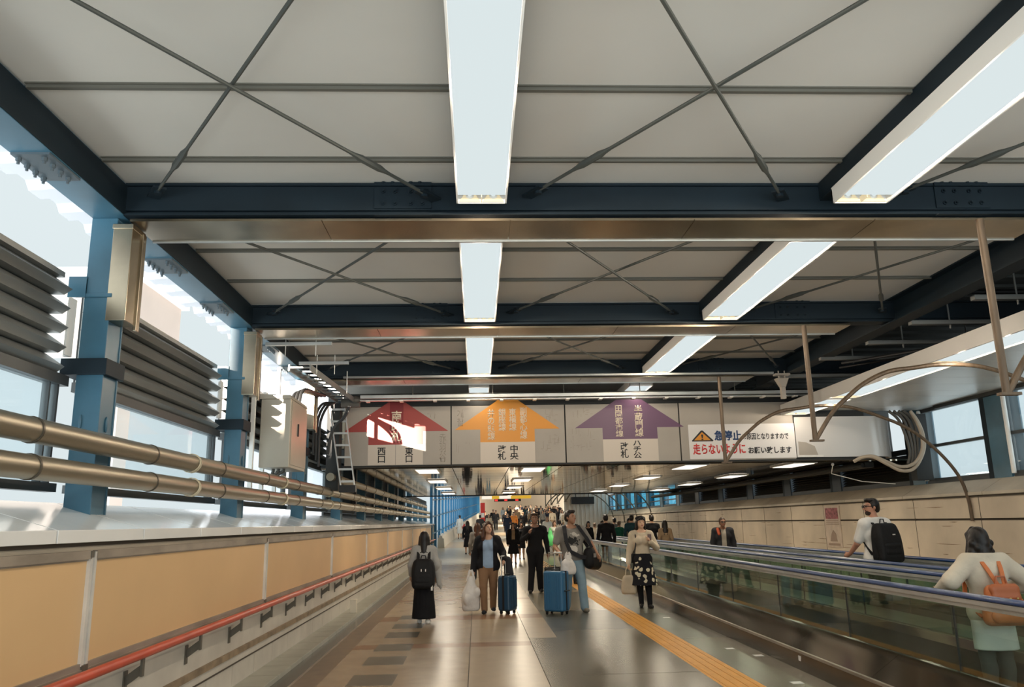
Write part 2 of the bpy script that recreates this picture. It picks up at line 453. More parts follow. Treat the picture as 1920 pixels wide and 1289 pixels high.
struct(c.build('ceiling', mat('far_ceiling', (.62, .52, .39), .5), smooth=0), 'beige sloping ceiling over the far ramp')
FZ = lambda y: max(0., (y - 42) * .034)
c = MB(); c.box(-1.5, 14, 112, 112.3, 1.5, 6)
struct(c.build('wall_far', mat('far_wall_beige', (.76, .58, .41), .6), smooth=0), 'pale beige wall at the top of the ramp')
# corrugated hoarding, right of the crowd
c = MB(); x = 5.4; k = 0
while x < 8.0:
    c.box(x, x + .13, 50 + (.05 if k % 2 else 0), 50.12, 0, 3.5); x += .13; k += 1
struct(c.build('wall_hoarding', mat('white_hoarding', (.62, .58, .52), .55, 0, (4, .2, (6, 1, .3))), smooth=0), 'ribbed whitish hoarding wall behind the moving walkway queue')
c = MB(); c.box(5.8, 7.2, 49.5, 49.9, 2.62, 3.05); c.tube([(6.1, 49.7, 3.0), (6.1, 49.7, 3.99)], .02, 6); c.tube([(6.9, 49.7, 3.0), (6.9, 49.7, 3.99)], .02, 6)
tag(c.build('display_board', M_BLACK, bevel=.02), 'black blank display board hanging before the ribbed hoarding', 'display board')

# ---- left side openings: windows with transom, glass, bottom rail
COLY = [5.85 + 3.5 * k for k in range(-2, 13)]
wi = 1
for k, cy in enumerate(COLY[:-1]):
    y0, y1 = cy + .30, COLY[k + 1] - .06
    if y1 < 2 or y0 > 47: continue
    fr = MB()
    fr.box(-3.06, -2.96, y0 - .06, y1 + .06, 2.625, 2.70)
    fr.box(-3.05, -2.97, y0 - .06, y1 + .06, 1.87, 1.93)
    fr.box(-3.03, -2.98, y0, y0 + .025, 1.93, 2.625); fr.box(-3.03, -2.98, y1 - .05, y1 - .025, 1.93, 2.625)
    fr.box(-3.03, -2.98, y1 - .16, y1 - .14, 1.93, 2.625)
    o = struct(fr.build('window_%d' % wi, mat('window_frame_dark', (.055, .06, .062), .5, .3), smooth=0)); wi += 1
    p = MB(); p.box(-3.012, -3.0, y0 + .02, y1 - .03, 1.93, 2.625)
    p.build('pane', G_CLEAR if y1 < 20 or y0 > 31 else mat('blanked_pane', (.03, .035, .04), .3), o, smooth=0)
# right side windows
RCOL = [2.6, 5.05, 7.5, 9.95, 12.22, 14.67] + [15.2 + 3.0 * k for k in range(1, 13)]
for k in range(len(RCOL) - 1):
    y0, y1 = RCOL[k] + .48, RCOL[k + 1] - .02
    if y1 < 6: continue
    lou = 15.0 <= y0 < 33
    fr = MB()
    top = 3.46 if y0 < 15 else 2.75 if lou else 3.1
    fr.box(8.38, 8.46, y0, y1, top, top + .1); fr.box(8.38, 8.46, y0, y1, 2.15, 2.24)
    if not lou:
        fr.box(8.38, 8.46, y0, y1, 2.80 if y0 < 15 else 2.42, 2.85 if y0 < 15 else 2.46)
        fr.box(8.38, 8.45, y0, y0 + .04, 2.24, top); fr.box(8.38, 8.45, y1 - .04, y1, 2.24, top)
    o = struct(fr.build('window_%d' % wi, mat('window_frame_dark'), smooth=0)); wi += 1
    p = MB()
    if lou:
        z = 2.24
        while z < top - .02:
            p.prism([(8.40, z), (8.46, z + .05), (8.47, z + .05), (8.41, z)], 'y', y0, y1); z += .055
        p.box(8.50, 8.51, y0, y1, 2.2, top)
        p.build('louvre', M_DLOUV, o, smooth=0)
    else:
        p.box(8.41, 8.42, y0, y1, 2.24, top); p.build('pane', G_CLEAR if y0 < 15 else G_BLUE, o, smooth=0)
# far blue window wall on the left of the ramp, bending to the right
c = MB(); g1 = MB()
P0, P1 = Vector((-2.45, 44)), Vector((.3, 104))
n = 26
for i in range(n + 1):
    q = P0.lerp(P1, i / n); z = FZ(q.y)
    c.box(q.x - .07, q.x + .07, q.y - .16, q.y + .16, z, z + 3.6 + .2)
    if i < n:
        q2 = P0.lerp(P1, (i + 1) / n); z2 = FZ(q2.y)
        for h in (1.0, 1.9, 2.8): c.bar((q.x, q.y, z + h), (q2.x, q2.y, z2 + h), .08, .07)
        g1.quad((q.x - .05, q.y, z), (q2.x - .05, q2.y, z2), (q2.x - .05, q2.y, z2 + 4), (q.x - .05, q.y, z + 4))
o = struct(c.build('window_%d' % wi, mat('far_blue_frame', (.02, .15, .31), .5), smooth=0), 'tall blue glazed wall beside the ramp'); wi += 1
g1.build('pane', G_CLEAR, o, smooth=0)
c = MB()
c.prism([(-2.32, .0), (-1.9, .0), (-1.95, .75), (-2.32, .8)], 'y', 48.2, 48.5)
c.add([(-2.25, 48.4, .2), (-1.98, 48.4, .2), (.40, 104, 2.1), (.15, 104, 2.1), (-2.25, 48.4, .95), (-2.05, 48.4, .9), (.38, 104, 2.9), (.15, 104, 2.95)],
      [(0, 1, 2, 3), (4, 5, 6, 7), (1, 2, 6, 5), (0, 3, 7, 4), (0, 1, 5, 4), (3, 2, 6, 7)])
struct(c.build('wall_ramp', mat('pale_parapet', (.5, .48, .44), .5), smooth=0), 'low pale parapet beside the far ramp')
# ============================================================ STEELWORK
BEAMY = [5.8 + 3.5 * k for k in range(-2, 4)]
def bolts(m, pts, r=.018, h=.022, d=(0, 0, -1), mi=0):
    d = Vector(d)
    for p in pts:
        p = Vector(p); m.tube([p, p + d * h], r, 6, True, mi); m.tube([p + d * h, p + d * (h + .02)], r * .55, 6, True, mi)

def left_column(i, cy):
    far = cy > 17
    nm = 'blue steel column on the left wall, %s from the camera' % ORD[i]
    r = empty('steel_column', (-2.815, cy + .125, 1.735), nm, 'column', 'blue columns along the left wall')
    top = 3.93 if cy < 15 else 2.62
    m = MB(); x0, x1, y0, y1 = -2.912, -2.72, cy, cy + .25
    m.box(x0, x1, y0, y0 + .018, 1.70, top); m.box(x0, x1, y1 - .018, y1, 1.70, top)
    m.box(x1 - .03, x1 - .008, y0 + .018, y1 - .018, 1.70, top)
    m.box(x0 - .01, x1 + .01, y0 - .01, y1 + .01, 3.30, 3.33) if not far else None
    m.build('shaft', M_NAVY, r, smooth=0, bevel=.004)
    if far: return r
    m = MB(); m.box(-2.745, -2.60, cy - .004, cy + .21, 3.12, 3.85); m.box(-2.75, -2.595, cy - .012, cy + .225, 3.84, 3.88)
    m.box(-2.61, -2.585, cy + .16, cy + .22, 3.08, 3.86)
    m.build('cover_box', M_PAN, r, smooth=0, bevel=.004)
    m = MB(); m.box(-3.02, -2.69, cy - .03, cy + .28, 2.71, 2.83)
    m.build('clamp_band', M_BEAM, r, smooth=0, bevel=.003)
    m = MB(); m.box(-3.03, -2.9, cy - .01, cy + .11, 3.33, 3.44); m.box(-3.03, -2.9, cy - .015, cy, 3.30, 3.46)
    m.build('louvre_arm', M_NAVY, r, smooth=0)
    m = MB(); m.box(-3.0, -2.955, cy - .05, cy - .02, 2.84, 3.27); m.box(-2.962, -2.95, cy - .12, cy - .02, 2.84, 3.27)
    bolts(m, [(-2.975, cy - .05, 3.23), (-2.975, cy - .05, 2.90)], .014, .02, (0, -1, 0))
    m.build('mounting_channel', M_WHITE, r, smooth=0)
    m = MB(); m.ball((-2.85, cy - .004, 2.36), (.012, .012, .06)); m.ball((-2.722, cy + .125, 2.36), (.012, .02, .06))
    m.build('slot_plug', M_NAVY, r)
    return r
vis = [cy for cy in COLY if 2 < cy < 46]
for i, cy in enumerate(vis): left_column(i, cy)

def right_column(i, cy):
    r = empty('steel_column', (8.5, cy, 2.15), 'blue steel column behind the right wall coping, %s from the camera' % ORD[i], 'column', 'blue columns along the right wall')
    top = 4.2 if cy < 15.5 else 3.2
    m = MB(); m.box(8.36, 8.385, cy - .22, cy + .22, 2.1, top); m.box(8.385, 8.66, cy - .015, cy + .015, 2.1, top); m.box(8.64, 8.665, cy - .22, cy + .22, 2.1, top)
    m.build('shaft', M_NAVY if cy < 15.5 or cy > 33 else mat('dim_column_paint', (.02, .035, .05), .5), r, smooth=0, bevel=.004)  # under the low ceiling the blue has the shade put into it
    m = MB(); m.box(8.37, 8.44, cy + .22, cy + .36, 2.12, top)
    m.build('side_jamb', M_BEAM, r, smooth=0)
    if cy < 15.5:
        m = MB(); m.tube([(8.33, cy - .32, 2.2), (8.33, cy - .32, 3.5)], .035, 10); m.build('downpipe', M_WHITE, r)
    return r
for i, k in enumerate([k for k in range(len(RCOL)) if RCOL[k] > 4.5]): right_column(i, RCOL[k] + .23)

# longitudinal beams (left, centre, right, outer right)
def ibeam_y(name, xa, xb, label, z0=3.93, z1=4.18, m_=M_BEAM, mbot=None, y0=-1.5, y1=14.3):
    r = empty(name, ((xa + xb) / 2, y0, z0), label, 'beam')
    m = MB(); xm = (xa + xb) / 2
    m.box(xa, xb, y0, y1, z0, z0 + .016); m.box(xa, xb, y0, y1, z1 - .016, z1); m.box(xm - .01, xm + .01, y0, y1, z0 + .016, z1 - .016)
    m.build('beam_section', m_, r, smooth=0)
    return r
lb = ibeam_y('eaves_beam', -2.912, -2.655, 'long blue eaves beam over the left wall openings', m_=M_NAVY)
m = MB(); m.box(-2.66, -2.648, -1.5, 14.3, 3.935, 4.17); m.build('web_cover', M_BEAM, lb, smooth=0)  # dark sheet paints the web's shade onto the blue beam
for by in BEAMY:
    for off in (-.86, 1.2):
        y = by + off
        if y < 1 or y > 14: continue
        m = MB(); m.box(-2.905, -2.665, y - .2, y + .2, 3.915, 3.93)
        bolts(m, [(-2.88, y + d, 3.915) for d in (-.15, -.05, .05, .15)] + [(-2.72, y + d, 3.915) for d in (-.15, -.05, .05, .15)])
        m.build('splice_plate', mat('weathered_bolts', (.10, .13, .15), .5, .3), lb, smooth=0)
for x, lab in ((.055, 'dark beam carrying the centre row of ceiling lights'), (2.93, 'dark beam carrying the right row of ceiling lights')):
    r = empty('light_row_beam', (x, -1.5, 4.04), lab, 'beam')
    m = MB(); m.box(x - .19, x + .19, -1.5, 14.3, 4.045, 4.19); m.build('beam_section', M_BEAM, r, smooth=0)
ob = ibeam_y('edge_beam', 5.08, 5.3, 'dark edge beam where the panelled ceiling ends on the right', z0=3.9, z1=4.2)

# cross beams with splice plates, and the steel pan under each
for i, by in enumerate(BEAMY):
    if by < 1: continue
    tagw = ['nearest beam, just behind the camera', 'first dark cross beam, overhead at the front', 'second dark cross beam from the camera',
            'third dark cross beam, ahead of the arrow signs', 'fourth dark cross beam, above the arrow signs'][i - 1 if by < 16 else 4]
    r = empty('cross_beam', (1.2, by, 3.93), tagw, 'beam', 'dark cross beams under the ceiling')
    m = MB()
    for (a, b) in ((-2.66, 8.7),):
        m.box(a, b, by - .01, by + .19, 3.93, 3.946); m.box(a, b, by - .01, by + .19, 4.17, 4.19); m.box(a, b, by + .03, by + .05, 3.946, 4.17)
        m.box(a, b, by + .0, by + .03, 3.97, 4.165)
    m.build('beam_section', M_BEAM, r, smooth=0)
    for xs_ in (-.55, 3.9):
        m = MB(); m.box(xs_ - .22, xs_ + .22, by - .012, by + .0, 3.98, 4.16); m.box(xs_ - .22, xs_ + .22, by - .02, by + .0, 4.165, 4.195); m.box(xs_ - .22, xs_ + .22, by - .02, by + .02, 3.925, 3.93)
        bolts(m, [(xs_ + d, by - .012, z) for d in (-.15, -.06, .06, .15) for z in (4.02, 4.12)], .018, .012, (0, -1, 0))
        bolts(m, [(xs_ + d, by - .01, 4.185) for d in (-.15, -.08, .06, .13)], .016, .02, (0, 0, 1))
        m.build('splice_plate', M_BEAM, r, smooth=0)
    if by > 14: continue
    p = empty('gutter_pan', (1, by + .42, 3.92), ['', 'steel drip pan under the first cross beam', 'steel drip pan under the second cross beam', 'steel drip pan under the third cross beam'][i - 1] or 'steel drip pan overhead behind the camera', 'drip pan', 'steel drip pans under the cross beams')
    m = MB(); x = -2.62
    xe = 4.62
    while x < xe - .1:
        x2 = min(x + 1.45, xe)
        m.box(x + .003, x2 - .003, by + .02, by + .47, 3.89, 3.902); x = x2
    m.box(-2.62, xe, by + .03, by + .46, 3.90, 3.915)
    m.build('pan_sheet', M_PAN, p, smooth=0)
    m = MB(); m.box(-2.62, xe, by + .462, by + .482, 3.88, 3.915); m.build('lip', M_GALVL, p, smooth=0)

# ceiling purlins
py = 4.40 - .98
n = 0
while py < 14:
    m = MB(); m.box(-2.65, 5.1, py - .015, py + .015, 4.172, 4.202)
    m.box(-2.65, 5.1, py - .032, py + .032, 4.192, 4.202)
    if min(abs(py - b - .2) for b in BEAMY) > .3:
        tag(m.build('ceiling_purlin', M_STRIP, smooth=0), 'thin dark ceiling strip between panels, %s from the camera' % ORD[n], 'ceiling strip', 'ceiling strips'); n += 1
    py += .98

# crossed tie rods in every bay
def rod(p, q, label):
    p, q = Vector(p), Vector(q)
    r = empty('brace_rod', (p + q) / 2, label, 'tie rod', 'crossed tie rods under the ceiling')
    d = (q - p).normalized(); L = (q - p).length
    m = MB(); m.tube([p + d * .1, q - d * .1], .0125, 8); m.build('rod', M_ROD, r)
    m = MB(); a = p + d * (.55); m.tube([a, a + d * .05, a + d * .1, a + d * .30, a + d * .35, a + d * .40], [.013, .017, .026, .026, .017, .013], 8); m.build('turnbuckle', M_ROD, r)
    for e, s in ((p, 1), (q, -1)):
        m = MB(); m.bar(e - d * .02 * s, e + d * .2 * s, .09, .016, mi=0); m.tube([e + d * .13 * s + Vector((0, 0, -.03)), e + d * .13 * s + Vector((0, 0, .03))], .028, 8)
        m.build('end_plate', M_BEAM, r)
for bi, by in enumerate(BEAMY[:-1]):
    if by > 10 or by < 2: continue
    for si, (xa, xb) in enumerate(((-2.42, -.30), (.42, 2.42), (3.28, 5.0))):
        y0, y1 = by + .24, by + 3.44
        where = ['left ceiling third', 'middle ceiling third', 'right ceiling third'][si]
        bay = ['nearest bay', 'second bay', 'third bay'][bi - 1] if bi else 'bay overhead'
        rod((xa, y1, 4.06), (xb, y0, 4.06), 'tie rod running far left to near right, %s, %s' % (where, bay))
        rod((xb, y1, 4.035), (xa, y0, 4.035), 'tie rod running near left to far right, %s, %s' % (where, bay))

# ============================================================ CEILING LIGHTS
def point(parent, loc, watts, col=(1, .84, .65), rad=.02):
    l = bpy.data.lights.new('lamp_light', 'POINT'); l.energy = watts; l.color = col; l.shadow_soft_size = rad
    o = bpy.data.objects.new('lamp_light', l); COL.objects.link(o); o.parent = parent
    o.location = Vector(loc) - wloc(parent); return o
def area(parent, loc, watts, col, sx, sy):
    l = bpy.data.lights.new('lamp_light', 'AREA'); l.shape = 'RECTANGLE'; l.size = sx; l.size_y = sy; l.energy = watts; l.color = col
    o = bpy.data.objects.new('lamp_light', l); COL.objects.link(o); o.parent = parent
    o.location = Vector(loc) - wloc(parent); return o

def fixture(x0, x1, y0, y1, z, label, group, watts=27, nl=3, ztop=None):
    """A trough luminaire: white side trims, end reflectors with two tube notches, scalloped lit louvre."""
    ztop = ztop or z + .115
    r = empty('ceiling_light', ((x0 + x1) / 2, (y0 + y1) / 2, z), label, 'ceiling light', group)
    m = MB(); t = .012
    m.box(x0, x0 + t, y0, y1, z, ztop); m.box(x1 - t, x1, y0, y1, z, ztop); m.box(x0, x1, y0, y0 + t, z, ztop); m.box(x0, x1, y1 - t, y1, z, ztop); m.box(x0, x1, y0, y1, ztop, ztop + .01)
    m.build('housing', M_WHITE, r, smooth=0)
    m = MB(); ye = y1 - .12
    m.box(x0 + t, x1 - t, y0 + t, ye, z + .02, z + .03)
    m.build('diffuser', M_DIFF, r, smooth=0)
    xm = (x0 + x1) / 2
    m = MB()
    for xc in ((x0 + t + xm) / 2, (xm + x1 - t) / 2):
        hw = (xm - x0 - t) / 2 - .006
        prof = [(xc - hw, z + .003), (xc - hw * .55, z + .06)]
        for k in range(7):
            a = math.pi * k / 6; prof.append((xc - .032 * math.cos(a), z + .06 - .034 * math.sin(a)))
        prof += [(xc + hw * .55, z + .06), (xc + hw, z + .003)]
        m.prism(prof, 'y', y1 - .03, y1 - .024)
    m.box(xm - .003, xm + .003, ye, y1 - t, z + .002, z + .05)
    m.build('end_reflector', M_DIFFW, r, smooth=0)
    m = MB()
    for xc in ((x0 + t + xm) / 2, (xm + x1 - t) / 2):
        m.tube([(xc, ye - .02, z + .062), (xc, y1 - .03, z + .062)], .017, 8)
    m.build('tube_end', M_DIFF, r)
    for k in range(nl):
        point(r, (xm, y0 + (y1 - y0) * (k + .5) / nl, z - .02), watts)
    return r
for x0, x1, row in ((-.13, .243, 'centre'), (2.735, 3.16, 'right')):
    for i, (a, b) in enumerate(((2.3, 5.58), (6.42, 9.17), (9.98, 12.74), (13.88, 16.2))):
        fixture(x0, x1, a, b, 3.93, '%s lit trough light in the %s ceiling row' % (['long nearest', 'second', 'third', 'farthest'][i], row), 'lit trough lights under the ceiling', watts=27 if i < 3 else 8)
for i, (a, b) in enumerate(((4.3, 6.85), (7.0, 9.55), (9.66, 12.3), (12.45, 14.3))):
    lab = ['trough light on the canopy edge, beyond the right frame', 'upper right trough light on the canopy edge, behind the pole', 'middle trough light on the canopy edge, crossed by a curved arch', 'short far trough light at the canopy end by the sign'][i]
    fixture(5.63, 6.06, a, b, 3.43, lab, 'trough lights along the white canopy', watts=9, ztop=3.53)
k = 0
for y in (15.75, 19.7, 23.7, 27.7):
    for x in (-.95, 1.1, 4.2, 6.3):
        r = empty('recessed_downlight', (x, y, 2.6), 'recessed lit panel in the mirror ceiling, %s row ahead, %s' % (ORD[k // 4], ['far left column', 'inner left column', 'inner right column', 'far right column'][k % 4]),
                  'downlight', 'recessed lights beyond the signs')
        m = MB(); m.box(x - .24, x + .24, y - .62, y + .62, 2.6, 2.622); m.build('trim_frame', M_WHITE, r, smooth=0)
        m = MB(); m.box(x - .20, x + .20, y - .57, y + .57, 2.592, 2.602); m.build('diffuser', mat('warm_diffuser', (.9, .85, .75), .5, emit=((1, .93, .80), 1.3)), r, smooth=0)
        area(r, (x, y, 2.588), 26, (1, .87, .68), .4, 1.14); k += 1
for i, (x, y, w) in enumerate(((1.5, 36, 45), (5.5, 38, 45), (2, 50, 70), (3, 64, 110), (4, 80, 150), (4, 98, 220))):  # unseen lamps added to brighten the ramp and far wall
    z = 3.6 + (y - 30.75) * .0216 - .25
    r = empty('hanging_lamp', (x, y, z), 'added fill lamp under the sloping ceiling, %s along the ramp' % ORD[i], 'lamp', 'added fill lamps over the ramp')
    m = MB(); m.box(x - .3, x + .3, y - .6, y + .6, z - .02, z + .06); m.tube([(x, y - .4, z + .05), (x, y - .4, z + .24)], .012, 6); m.tube([(x, y + .4, z + .05), (x, y + .4, z + .255)], .012, 6); m.build('housing', M_WHITE, r, smooth=0)
    m = MB(); m.box(x - .25, x + .25, y - .55, y + .55, z - .03, z - .018); m.build('diffuser', MATS['warm_diffuser'], r, smooth=0)
    area(r, (x, y, z - .034), w * 4, (1, .86, .66), .5, 1.1)

# ============================================================ LEFT WALL FITTINGS
def louvre_bank(y0, y1, i, z0=2.70, z1=3.42):
    r = empty('louvre_panel', (-3.0, (y0 + y1) / 2, z0), 'grey metal sawtooth louvre panel on the left, %s bay from the camera' % ORD[i], 'louvre panel', 'metal louvre panels on the left')
    n = 5; h = (z1 - z0) / n
    m = MB()
    for k in range(n):
        zb = z0 + k * h
        pr = [(-3.07, zb + h), (-2.93, zb + .045), (-2.985, zb + .004), (-3.085, zb + .004), (-3.085, zb + h)]
        m.prism(pr, 'y', y0, y1)
    m.build('blades', M_GALV, r, smooth=0)
    m = MB(); m.box(-3.10, -3.085, y0, y1, z0, z1 + .02); m.build('backing', M_DARK, r, smooth=0)
    m = MB(); m.box(-3.09, -2.995, y0, y1, z1 - .01, z1 + .03); m.build('top_rail', M_GALV, r, smooth=0)
    return r
i = 0
for k, cy in enumerate(COLY[:-1]):
    y0, y1 = cy + .34, COLY[k + 1] - .14
    if y1 < 2 or y0 > 14: continue
    louvre_bank(y0, y1, i); i += 1
m = MB(); m.box(-3.08, -2.96, 14.4, 48, 2.70, 2.9); m.box(-3.1, -3.06, 16.4, 31, 1.8, 2.9)
struct(m.build('wall_left', M_DARK, smooth=0), 'dark infill above the left parapet beyond the signs')

# pipes
def long_pipe(z, r_, x, label, y1=46):
    p = empty('long_pipe', (x, 2, z), label, 'pipe', 'lagged pipes along the left wall')
    m = MB(); m.tube([(x, -1, z), (x, y1, z)], r_, 20, True); m.build('pipe_body', M_PIPE, p)
    y = 3.0; k = 0
    while y < 34:
        b = MB(); b.tube([(x, y, z), (x, y + .018, z)], r_ + .006, 20)
        b.box(x - r_ - .05, x - r_ + .02, y - .015, y + .035, z - .03, z + .03); b.box(x - r_ - .06, x - r_ - .045, y - .015, y + .035, z - .03, z + .03)
        b.build('clamp', M_BAND, p); y += 1.72; k += 1
    rr = random.Random(int(z * 100))
    y = 4.0 + 3.4 - .02
    while y < 30:
        b = MB()
        for s in range(4):
            pts = []; ph = rr.uniform(0, 6)
            for q in range(15):
                a = ph + 2 * math.pi * q / 14
                pts.append((x + (r_ + .009) * math.cos(a), y + .012 * s + .03 * math.sin(a * 1.0 + s * 1.7), z + (r_ + .009) * math.sin(a)))
            b.tube(pts, .0045, 5)
        b.build('twine_wrap', M_TWINE, p); y += 3.42
    return p
long_pipe(2.178, .074, -2.58, 'upper of the two big bronze pipes along the left wall')
long_pipe(1.965, .072, -2.57, 'lower of the two big bronze pipes along the left wall')
p = empty('high_pipe', (-2.55, 14.2, 2.45), 'thinner high pipe starting behind the ladder under the low ceiling', 'pipe')
m = MB(); m.tube([(-2.5, 13.9, 2.42), (-2.5, 40, 2.42)], .07, 14); m.build('pipe_body', M_PIPE, p)
m = MB()
for k in range(15): m.tube([(-2.5, 14.6 + k * 1.7, 2.42), (-2.5, 14.63 + k * 1.7, 2.42)], .077, 14)
m.build('joint_rings', M_BAND, p)

# red handrail with its brackets
r = empty('handrail', (-2.345, 2, .75), 'long red handrail on the left wall', 'handrail')
m = MB(); m.tube([(-2.345, 1, .75), (-2.345, 46, .75)], .033, 14); m.build('rail', M_RED, r)
y = 2.43
while y < 45:
    m = MB()
    m.box(-2.353, -2.337, y - .02, y + .02, .60, .725)
    m.add([(-2.352, y - .008, .61), (-2.352, y - .008, .68), (-2.462, y - .008, .60), (-2.462, y - .008, .53),
           (-2.352, y + .012, .61), (-2.352, y + .012, .68), (-2.462, y + .012, .60), (-2.462, y + .012, .53)],
          [(0, 1, 2, 3), (7, 6, 5, 4), (0, 4, 5, 1), (1, 5, 6, 2), (2, 6, 7, 3), (3, 7, 4, 0)])
    m.box(-2.464, -2.452, y - .03, y + .03, .49, .64)
    m.build('bracket', M_IRON, r, smooth=0); y += 1.2

# yellow board panels
jy = [-3.27, 1.04] + [5.33 + 4.3 * k for k in range(10)]
for i, (a, b) in enumerate(zip(jy[:-1], jy[1:])):
    if b < 2: continue
    ii = i - 1
    r = empty('wall_board', (-2.45, (a + b) / 2, .745), ['mustard yellow wall board at the left edge of the photo', 'second mustard wall board, the largest fully seen'][ii] if ii < 2 else 'mustard yellow wall board in its frame, %s from the camera' % ORD[ii],
              'wall board', 'mustard wall boards on the left wall')
    m = MB(); m.box(-2.478, -2.448, a + .03, b - .03, .80, 1.435); m.build('board', M_PANEL, r, smooth=0)
    m = MB(); m.box(-2.478, -2.425, a + .035, b - .035, 1.425, 1.478); m.box(-2.478, -2.438, a + .035, b - .035, 1.415, 1.43); m.build('top_frame', M_ALUD, r, smooth=0)
    m = MB(); m.box(-2.478, -2.43, a + .035, b - .035, .765, .805); m.box(-2.478, -2.42, a + .035, b - .035, .745, .770); m.build('bottom_frame', M_ALUD, r, smooth=0)
    m = MB(); m.box(-2.47, -2.425, b - .045, b - .012, .79, 1.46); m.box(-2.47, -2.425, b + .012, b + .04, .79, 1.47); m.box(-2.47, -2.44, b - .012, b + .012, .79, 1.44)
    m.build('joint_strip', M_ALU, r, smooth=0)
    m = MB(); m.box(-2.474, -2.418, b - .04, b + .035, .75, .795); m.box(-2.474, -2.42, b - .05, b - .012, 1.435, 1.475); m.build('joint_foot', M_IRON, r, smooth=0)
m = MB(); m.box(-2.46, -2.36, 47.95, 48.05, .0, 1.55); m.box(-3.0, -2.36, 48.0, 48.06, 0, 1.6)
struct(m.build('trim_6', M_ALU, smooth=0), 'metal end post of the left wall')

b_ = MB(); b_.box(-2.31, -2.20, 15.22, 15.33, .05, .27); b_.box(-2.315, -2.195, 15.215, 15.335, .265, .29)
tag(b_.build('marker_box', mat('cream_box', (.72, .66, .54), .5), smooth=0, bevel=.006), 'small cream box standing on the ledge under the handrail', 'box')

# electrical cabinet, cables, tray, ladder
r = empty('electrical_cabinet', (-2.53, 11.4, 2.38), 'tall beige metal electrical cabinet hung above the pipes on the left', 'cabinet')
m = MB(); m.box(-2.84, -2.45, 10.6, 11.6, 2.36, 3.26); m.prism([(-2.86, 3.26), (-2.44, 3.26), (-2.46, 3.31), (-2.86, 3.33)], 'y', 10.58, 11.62)
m.build('body', mat('cabinet_metal', (.42, .38, .31), .4, .25, (1, .08)), r, smooth=0, bevel=.006)
m = MB(); m.box(-2.452, -2.44, 10.65, 11.58, 2.40, 3.23); m.build('door', MATS['cabinet_metal'], r, smooth=0)
m = MB(); m.box(-2.44, -2.425, 11.0, 11.03, 2.80, 2.97); m.build('handle', M_BLACK, r, smooth=0)
m = MB(); 
for q in range(3): m.tube([(-2.72 + q * .07, 10.9, 2.36), (-2.72 + q * .07, 10.9, 2.33), (-2.75 + q * .02, 10.95, 2.26)], .022, 8)
m.build('conduit_stub', M_CABLE, r)
m = MB()
for yy, zt in ((10.45, 3.42), (11.0, 3.42), (11.70, 3.9)):
    m.box(-2.93, -2.88, yy, yy + .06, 1.95, zt)
tag(m.build('support_channels', M_WHITE, smooth=0), 'white upright channels behind the electrical cabinet', 'support channels')
r = empty('cable_bundle', (-2.5, 12.5, 3.4), 'dark cables looping from the cabinet up to the tray', 'cables')
def crom(P, n=5):
    P = [Vector(q) for q in P]; pts = []
    for k in range(len(P) - 1):
        p0, p1, p2, p3 = P[max(k - 1, 0)], P[k], P[k + 1], P[min(k + 2, len(P) - 1)]
        for s in range(n):
            t = s / n; pts.append(.5 * ((2 * p1) + (p2 - p0) * t + (2 * p0 - 5 * p1 + 4 * p2 - p3) * t * t + (3 * p1 - p0 - 3 * p2 + p3) * t ** 3))
    return pts + [P[-1]]
M_BCAB = mat('black_cable', (.02, .02, .02), .5)
for q in range(3):
    x = -2.655 + q * .055
    m = MB(); m.tube(crom([(x, 11.5, 3.335), (x, 11.62, 3.46 + q * .02), (x, 11.9, 3.56 + q * .02), (x + .03, 12.4, 3.64), (x + .08, 13.0, 3.68)]), .026, 8); m.build('cable', M_BCAB, r)
for q in range(3):
    x = -2.66 + q * .045
    m = MB(); m.tube(crom([(x + .15, 13.65, 3.66), (x + .08, 13.4, 3.60 - q * .02), (x + .02, 13.25, 3.42 - q * .03), (x, 13.2, 3.15), (x, 13.2, 2.75 - q * .1)]), .022, 8); m.build('cable', M_BCAB, r)
for q in range(2):
    m = MB(); m.tube(crom([(-2.2 + q * .03, 13.8, 3.62), (-2.30 + q * .03, 13.82, 3.42), (-2.48 + q * .02, 13.85, 3.22), (-2.56 + q * .02, 13.85, 2.8)]), .018, 8); m.build('cable', M_BCAB, r)
r = empty('cable_tray', (-2.4, 12.4, 3.74), 'horizontal ladder cable tray hanging under the left beams', 'cable tray')
m = MB()
A, B = Vector((-2.57, 10.9, 3.74)), Vector((-2.42, 13.95, 3.74)); A2, B2 = Vector((-2.28, 10.9, 3.74)), Vector((-2.12, 13.95, 3.74))
m.bar(A, B, .02, .085); m.bar(A2, B2, .02, .085); m.build('side_rail', M_GALV, r, smooth=0)
for q in range(11): m = MB(); m.bar(A.lerp(B, q / 10), A2.lerp(B2, q / 10), .04, .02); m.build('rung', M_GALV, r, smooth=0)
for (xa, xb, y) in ((-2.65, -1.82, 9.95), (-2.5, -1.8, 11.2)):
    m = MB(); m.bar((xa, y, 3.86), (xb, y, 3.86), .042, .042)
    for x in (xa + .25, xb - .2): m.tube([(x, y, 3.70), (x, y, 3.98)], .007, 6)
    m.build('hanger', M_GALVL, r, smooth=0)
m = MB(); m.tube([(-2.0, 12.3, 3.6), (-2.0, 12.3, 3.95)], .008, 6); m.build('hanger_rod', M_GALVL, r, smooth=0)
m = MB(); m.ball((-2.1, 13.9, 3.74), (.12, .08, .07)); m.box(-2.35, -2.03, 13.88, 14.0, 3.62, 3.80); m.build('corner_bracket', M_CABLE, r)
r = empty('cable_ladder', (-2.35, 14.05, 2.28), 'leaning vertical cable ladder at the left end of the sign fascia', 'cable ladder')
m = MB(); pa, pb, qa, qb = Vector((-2.58, 14.02, 3.72)), Vector((-2.335, 14.02, 2.26)), Vector((-2.315, 14.02, 3.72)), Vector((-2.10, 14.02, 2.26))
